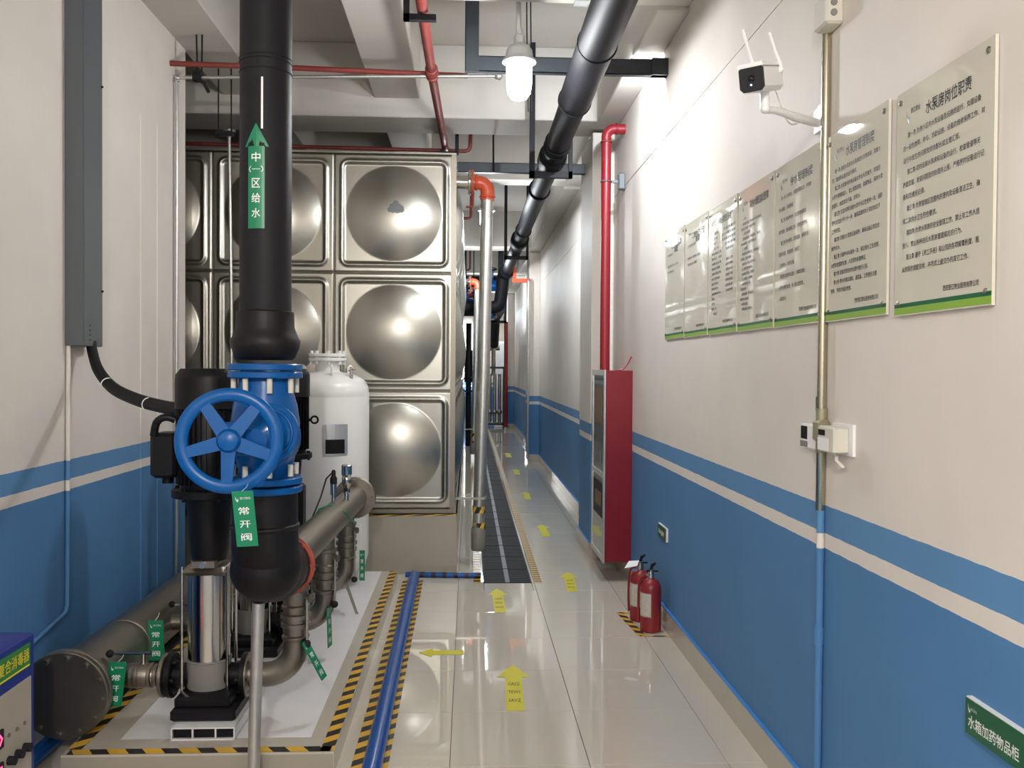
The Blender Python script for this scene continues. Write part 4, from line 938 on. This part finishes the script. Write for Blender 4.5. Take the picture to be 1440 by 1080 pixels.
P3 = ('停水管理制度', ['  第一条 计划停水，须提前通知业主，并张贴', '停水通知，说明原因。', '  第二条 突发停水时，应立即查明原因', '及时恢复，做好解释工作，尽快恢复供水。', '  第三条 停水期间，巡视设备，确保安全。', '恢复供水后，检查管网，各阀门', '，正常供水，及时记录。', '  第四条 做好停水登记，按规定存档。', '，对停水事件总结，并上报主管领导。', '，认真执行。'])
P4 = ('突发停水爆管应急处理预案', ['  一、目的', '  为确保供水安全，及时处理突发停水爆管事件，', '保障业主正常用水，特制定本预案。', '  二、组织机构及职责', '  工程部经理任组长，负责现场指挥，值班人员', '负责关阀和抢修，客服负责通知业主。', '  三、处理程序', '  接到报告后立即赶赴现场，关闭相关阀门，', '查明原因，组织人员抢修，', '  并做好记录，及时上报公司领导。', '  四、抢修完成后恢复供水，', '  检查管道有无渗漏，清理现场，', '  五、总结经验，完善预案。', '  对事故原因进行分析，', '落实整改措施。', '  定期组织演练，提高应急能力，', '配备抢修工具和材料，', '  保持通讯畅通。', '  本预案自发布之日起执行。'])
P5 = ('水泵房巡视检查记录 制度', ['      项目        内容及要求', '      水泵        运行平稳无异响', '      阀门        开闭灵活无渗漏', '      压力        正常范围', '  电机温度正常，       轴承润滑', '  控制柜指示正常，     仪表完好', '  水箱水位正常，       盖板上锁', '  管道无渗漏，         标识清晰', '  消毒设备正常，       药剂充足', '  排水沟畅通，         地面干燥', '  通风良好，           温度适宜', '  照明完好，           应急有效', '  消防器材完好，       在有效期', '  门窗完好，', '  记录完整，', '  发现问题，及时', '      处理上报。'])
P6 = ('二次供水卫生管理\n制度', ['  二次供水设施须专人管理，', '', '  定期清洗消毒，水质检测合格，保持卫生。', '  管理人员持证上岗，定期体检。'])
P7 = ('生活水箱清洗消毒\n制度', ['  每半年清洗消毒一次，', '', '  清洗后水质检测合格方可供水，做好记录。', '  清洗人员须持健康证上岗。'])
def poster(ya, yb, z0, z1, data, label, pitch, cpl, ls=.036):
    # ya: near edge, yb: far edge (poster text runs from far to near)
    t = thing('notice_board', (1.295, (ya+yb)/2, z0), label, 'notice', 'row of acrylic notice boards on the right wall')
    xf = 1.288
    m = M(); m.box((xf, ya, z0), (1.2965, yb, z1)); build('board', m, POST, t, smooth=False)
    m = M(); m.box((xf-.0006, ya, z0+.004), (xf-.0001, yb, z0+.024), 1); m.box((xf-.0006, ya, z0+.024), (xf-.0001, yb, z0+.036), 0); build('green_band', m, [DGREEN, LGREEN], t, smooth=False)
    for yy in (ya+.025, yb-.025):
        for zz in (z1-.03, z0+.036):
            m = M(); m.lathe((xf, yy, zz), (-1, 0, 0), [(.0085, 0), (.0085, .004), (.004, .007)], 12); build('screw', m, STEEL, t)
    U = Vector((0, -1, 0)); V = Vector((0, 0, 1)); W_ = yb-ya; xo = xf-.0012
    m = M(); leaf_logo(m, (xo, yb-.06, z1-.105), U, V, .045); build('logo', m, DGREEN, t, smooth=False)
    m = M(); title = data[0].split('\n')
    tw = W_*.46 if len(data[0]) < 9 else W_*.52
    text(m, '银江物业', (xo, yb-.085, z1-.078), U, V, .016, .055, .004)
    for i, s in enumerate(title): text(m, s, (xo, yb-W_*.34-(tw*.3 if i else 0), z1-.105-.03*i), U, V, .038, tw if i == 0 else tw*.35, .012)
    z = z1-.145
    for s in data[1]:
        ind = len(s)-len(s.lstrip()); q = s.strip()
        if q:
            n = sum(1 for c in q if c != ' ')+.4*q.count(' ')
            text(m, q, (xo, yb-.045-ind*.5*pitch*1.5, z), U, V, pitch*1.05, n*pitch if '       ' not in q else W_*.75, .006)
        z -= ls
    text(m, COMP, (xo, ya+.055+.17, z0+.053), U, V, .0155, .17, .008)
    build('lettering', m, INK, t, smooth=False)
    return t
poster(2.135, 2.635, 1.862, 2.527, P1, 'nearest and largest-looking notice board, at the right edge of the row', .0160, 25, .0358)
poster(2.69, 3.155, 1.872, 2.535, P2, 'notice board just right of the steel conduit, second from the right', .0155, 25, .0300)
poster(3.19, 3.695, 1.876, 2.542, P3, 'notice board crossed at its right edge by the steel conduit', .0165, 22, .046)
poster(3.715, 4.21, 1.880, 2.545, P4, 'densely printed notice board, first one left of the conduit-crossed board', .0130, 24, .0235)
poster(4.235, 4.735, 1.884, 2.55, P5, 'notice board printed like a table, third from the far end of the row', .0130, 24, .0262)
poster(4.76, 5.26, 1.888, 2.558, P6, 'mostly blank notice board second from the far end of the row', .0150, 24, .036)
poster(5.285, 5.79, 1.893, 2.568, P7, 'farthest notice board of the row, mostly blank', .0150, 24, .036)

# green signs
sg = thing('storage_sign', (1.295, 2.1, .77), 'green wall sign reading water tank dosing cabinet at lower right corner', 'sign')
m = M(); m.box((1.285, 1.965, .772), (1.3, 2.212, .864)); build('backing', m, WPLA, sg, smooth=False)
m = M(); m.box((1.283, 1.968, .770), (1.285, 2.212, .861)); build('face', m, GREENS, sg, smooth=False)
m = M(); xo = 1.2822; text(m, '水箱加药物品柜', (xo, 2.198, .788), (0, -1, 0), (0, 0, 1), .032, .21, .012)
leaf_logo(m, (xo, 2.2, .826), (0, -1, 0), (0, 0, 1), .024); text(m, '银江物业', (xo, 2.186, .834), (0, -1, 0), (0, 0, 1), .008, .026)
build('lettering', m, WINK, sg, smooth=False)
sg = thing('small_wall_sign', (1.295, 5.8, .57), 'small green sign on the blue wall above the fire extinguishers', 'sign')
m = M(); m.box((1.287, 5.69, .578), (1.3, 5.94, .665)); build('backing', m, WPLA, sg, smooth=False)
m = M(); m.box((1.285, 5.695, .576), (1.287, 5.94, .662)); build('face', m, GREENS, sg, smooth=False)
m = M(); text(m, '灭火器材', (1.2842, 5.91, .60), (0, -1, 0), (0, 0, 1), .032, .17, .01); build('lettering', m, WINK, sg, smooth=False)

# security camera
sc = thing('security_camera', (1.28, 3.26, 2.62), 'white security camera with two antennas on an arm beside the conduit', 'camera')
bc = Vector((.985, 2.98, 2.685)); df = Vector((-.62, -.74, -.26)).normalized()
sx = df.cross(Vector((0, 0, 1))).normalized(); uz = sx.cross(df).normalized()
def obox(m, c, hx, hy, hz, ch=.008, mi=0):
    pr = [(-hx+ch, -hz), (hx-ch, -hz), (hx, -hz+ch), (hx, hz-ch), (hx-ch, hz), (-hx+ch, hz), (-hx, hz-ch), (-hx, -hz+ch)]
    m.prism(pr, Vector(c)-df*hy, sx, uz, df*2*hy, mi)
m = M(); obox(m, bc, .043, .085, .043, .014); m.prism([(-.046, .036), (.046, .036), (.042, .049), (-.042, .049)], bc-df*.07, sx, uz, df*.165); build('body', m, WPLA, sc)
m = M(); obox(m, bc+df*.088, .042, .004, .042, .012); m.ball(bc+df*.090, .012, n=12, m=8); build('front_glass', m, LENS, sc)
m = M(); m.ball(bc+df*.093-uz*.02+sx*.002, .0028); build('status_light', m, LEDB, sc)
for s, back, L in ((1, .07, .15), (-1, .06, .12)):
    b0 = bc-df*back+sx*s*.047+uz*.02; tip = b0+uz*L+Vector((-.03, .0, .0))
    m = M(); m.tube([b0, b0+uz*.02, b0*.5+tip*.5, tip], [.008, .007, .006, .0055], 12); m.ball(b0, .01); build('antenna', m, WPLA, sc)
m = M(); j = Vector((1.005, 3.0, 2.59)); m.cyl(bc-uz*.03-df*.02, j, .016, n=14); m.ball(j, .017)
m.tube(smooth_path([j-uz*.005, j+Vector((.06, .05, .008)), j+Vector((.15, .13, .012)), (1.285, 3.25, 2.615)]), [.012]*6+[.014]*6+[.016]*7, 12); build('arm', m, WPLA, sc)
m = M(); m.bbox((1.288, 3.22, 2.58), (1.3, 3.29, 2.68), .004); build('mount_plate', m, WPLA, sc)
m = M(); m.tube(smooth_path([bc-df*.075, bc-df*.11+Vector((0, 0, -.02)), (1.16, 3.2, 2.60), (1.24, 3.24, 2.63), (1.28, 3.24, 2.67)]), .0025, 6); build('cable', m, WPLA, sc)

# fire extinguishers
def ext(x, y, label, paper):
    t = thing('fire_extinguisher', (x, y, 0), label, 'fire extinguisher', 'red fire extinguishers by the right wall')
    m = M(); m.lathe((x, y, 0), (0, 0, 1), [(.058, 0), (.068, .006), (.068, .27), (.064, .30), (.05, .325), (.028, .34), (.018, .345), (.018, .36)], 30); build('cylinder', m, RED, t)
    m = M(); m.lathe((x, y, .345), (0, 0, 1), [(.022, 0), (.022, .03), (.014, .035), (.014, .05)], 14); m.cyl((x-.035, y, .365), (x+.02, y, .365), .01); build('valve_head', m, CHROME, t)
    m = M(); m.prism([(-.03, 0), (.045, .0), (.05, .008), (-.03, .012)], (x, y-.006, .385), (1, 0, 0), (0, 0, 1), (0, .012, 0))
    m.prism([(-.01, .015), (.0, .05), (.03, .062), (.035, .055), (.012, .03), (.01, .015)], (x, y-.006, .385), (1, 0, 0), (0, 0, 1), (0, .012, 0)); build('handle', m, BLACK, t)
    m = M(); m.tube(smooth_path([(x-.035, y, .365), (x-.07, y+.01, .33), (x-.078, y+.015, .2), (x-.074, y+.015, .06)]), .008, 8); build('hose', m, RED, t)
    m = M(); n = 8
    for i in range(n):
        a0 = PI+.05+i*1.35/n; a1 = PI+.05+(i+1)*1.35/n; R_ = .0688
        m.quad((x+R_*math.cos(a0), y+R_*math.sin(a0), .11), (x+R_*math.cos(a1), y+R_*math.sin(a1), .11-.01), (x+R_*math.cos(a1), y+R_*math.sin(a1), .25), (x+R_*math.cos(a0), y+R_*math.sin(a0), .26))
    build('instruction_label', m, mat('label_paper', (.55, .52, .45), .5, noise=.25, nscale=60), t, smooth=False)
    if paper:
        m = M(); m.prism([(0, 0), (.085, .02), (.1, .07), (.03, .065)], (x-.12, y-.06, .365), (1, .0, .0), (.1, .6, .6), (0, 0, .002)); build('inspection_card', m, WPLA, t, smooth=False)
    return t
ext(1.192, 5.70, 'front red fire extinguisher standing at the foot of the blue wall', False)
ext(1.172, 5.95, 'rear fire extinguisher with a white card tied on, half hidden', True)
m = M(); tape(m, (1.04, 6.13, .0018), (1.09, 5.60, .0018), (.05, .0, 0), .12, .5, .03); tape(m, (1.1, 5.575, .0018), (1.285, 5.56, .0018), (0, .022, 0), .15, .5, .02); tape(m, (1.06, 6.11, .0018), (1.285, 6.10, .0018), (0, .03, 0), .15, .5, .02)
build('extinguisher_floor_tape', m, [TYEL, TBLK], smooth=False, label='hazard tape outline on the floor around the fire extinguishers', cat='tape')

# hydrant cabinet and riser
hc = thing('hydrant_cabinet', (1.18, 7.3, .16), 'tall red fire hydrant cabinet with glazed aluminium door on the right wall', 'cabinet')
m = M(); m.bbox((1.085, 6.98, .165), (1.3, 7.66, 1.69), .004); build('casing', m, HRED, hc)
m = M(); xx = 1.072
for a, b in [((6.975, .16), (7.02, 1.695)), ((7.62, .16), (7.665, 1.695)), ((7.02, .16), (7.62, .2)), ((7.02, 1.65), (7.62, 1.695)), ((7.02, .83), (7.62, .87))]: m.box((xx, a[0], a[1]), (1.085, b[0], b[1]))
dr = build('door', m, ALU, hc, smooth=False)
m = M(); m.box((1.078, 7.02, .2), (1.0845, 7.62, 1.65)); build('glass_pane', m, GLASS, dr, smooth=False)
m = M(); m.box((1.0765, 7.1, 1.25), (1.0778, 7.55, 1.55)); build('instruction_sheet', m, BROWN, dr, smooth=False)
m = M(); m.box((1.0758, 7.12, .58), (1.0764, 7.46, .70)); build('instruction_sheet', m, BROWN, dr, smooth=False)
m = M(); m.box((1.0765, 7.06, .5), (1.0775, 7.56, .78)); build('dark_window', m, BLACK, dr, smooth=False)
m = M(); m.cyl((1.06, 7.06, .95), (1.06, 7.06, 1.05), .007); build('handle', m, CHROME, dr)
m = M(); m.tube(smooth_path([(1.16, 7.0, 1.692), (1.22, 7.0, 1.70), (1.26, 7.0, 1.74), (1.29, 7.0, 1.80)]), .006, 6); build('loose_wire', m, RED, hc)
fr = thing('fire_riser', (1.15, 7.4, 1.69), 'bright red fire riser pipe rising from the hydrant cabinet into the wall', 'pipe')
m = M(); m.tube(fillet([(1.143, 7.42, 1.69), (1.14, 7.42, 3.71), (1.3, 7.42, 3.71)], .07), .041, 22); build('pipe', m, mat('fire_red', (.25, .011, .02), .4), fr)
m = M(); m.torus((1.14, 7.42, 3.6), (0, 0, 1), .042, .008); build('coupling', m, REDP, fr)
m = M(); m.torus((1.225, 7.42, 3.71), (1, 0, 0), .042, .008); build('coupling', m, mat('fire_red', (.25, .011, .02), .4), fr)
m = M(); m.torus((1.142, 7.42, 3.27), (0, 0, 1), .044, .006); m.box((1.18, 7.41, 3.26), (1.3, 7.43, 3.28)); m.bbox((1.24, 7.38, 3.2), (1.3, 7.44, 3.34), .01); build('clamp', m, GREY, fr)
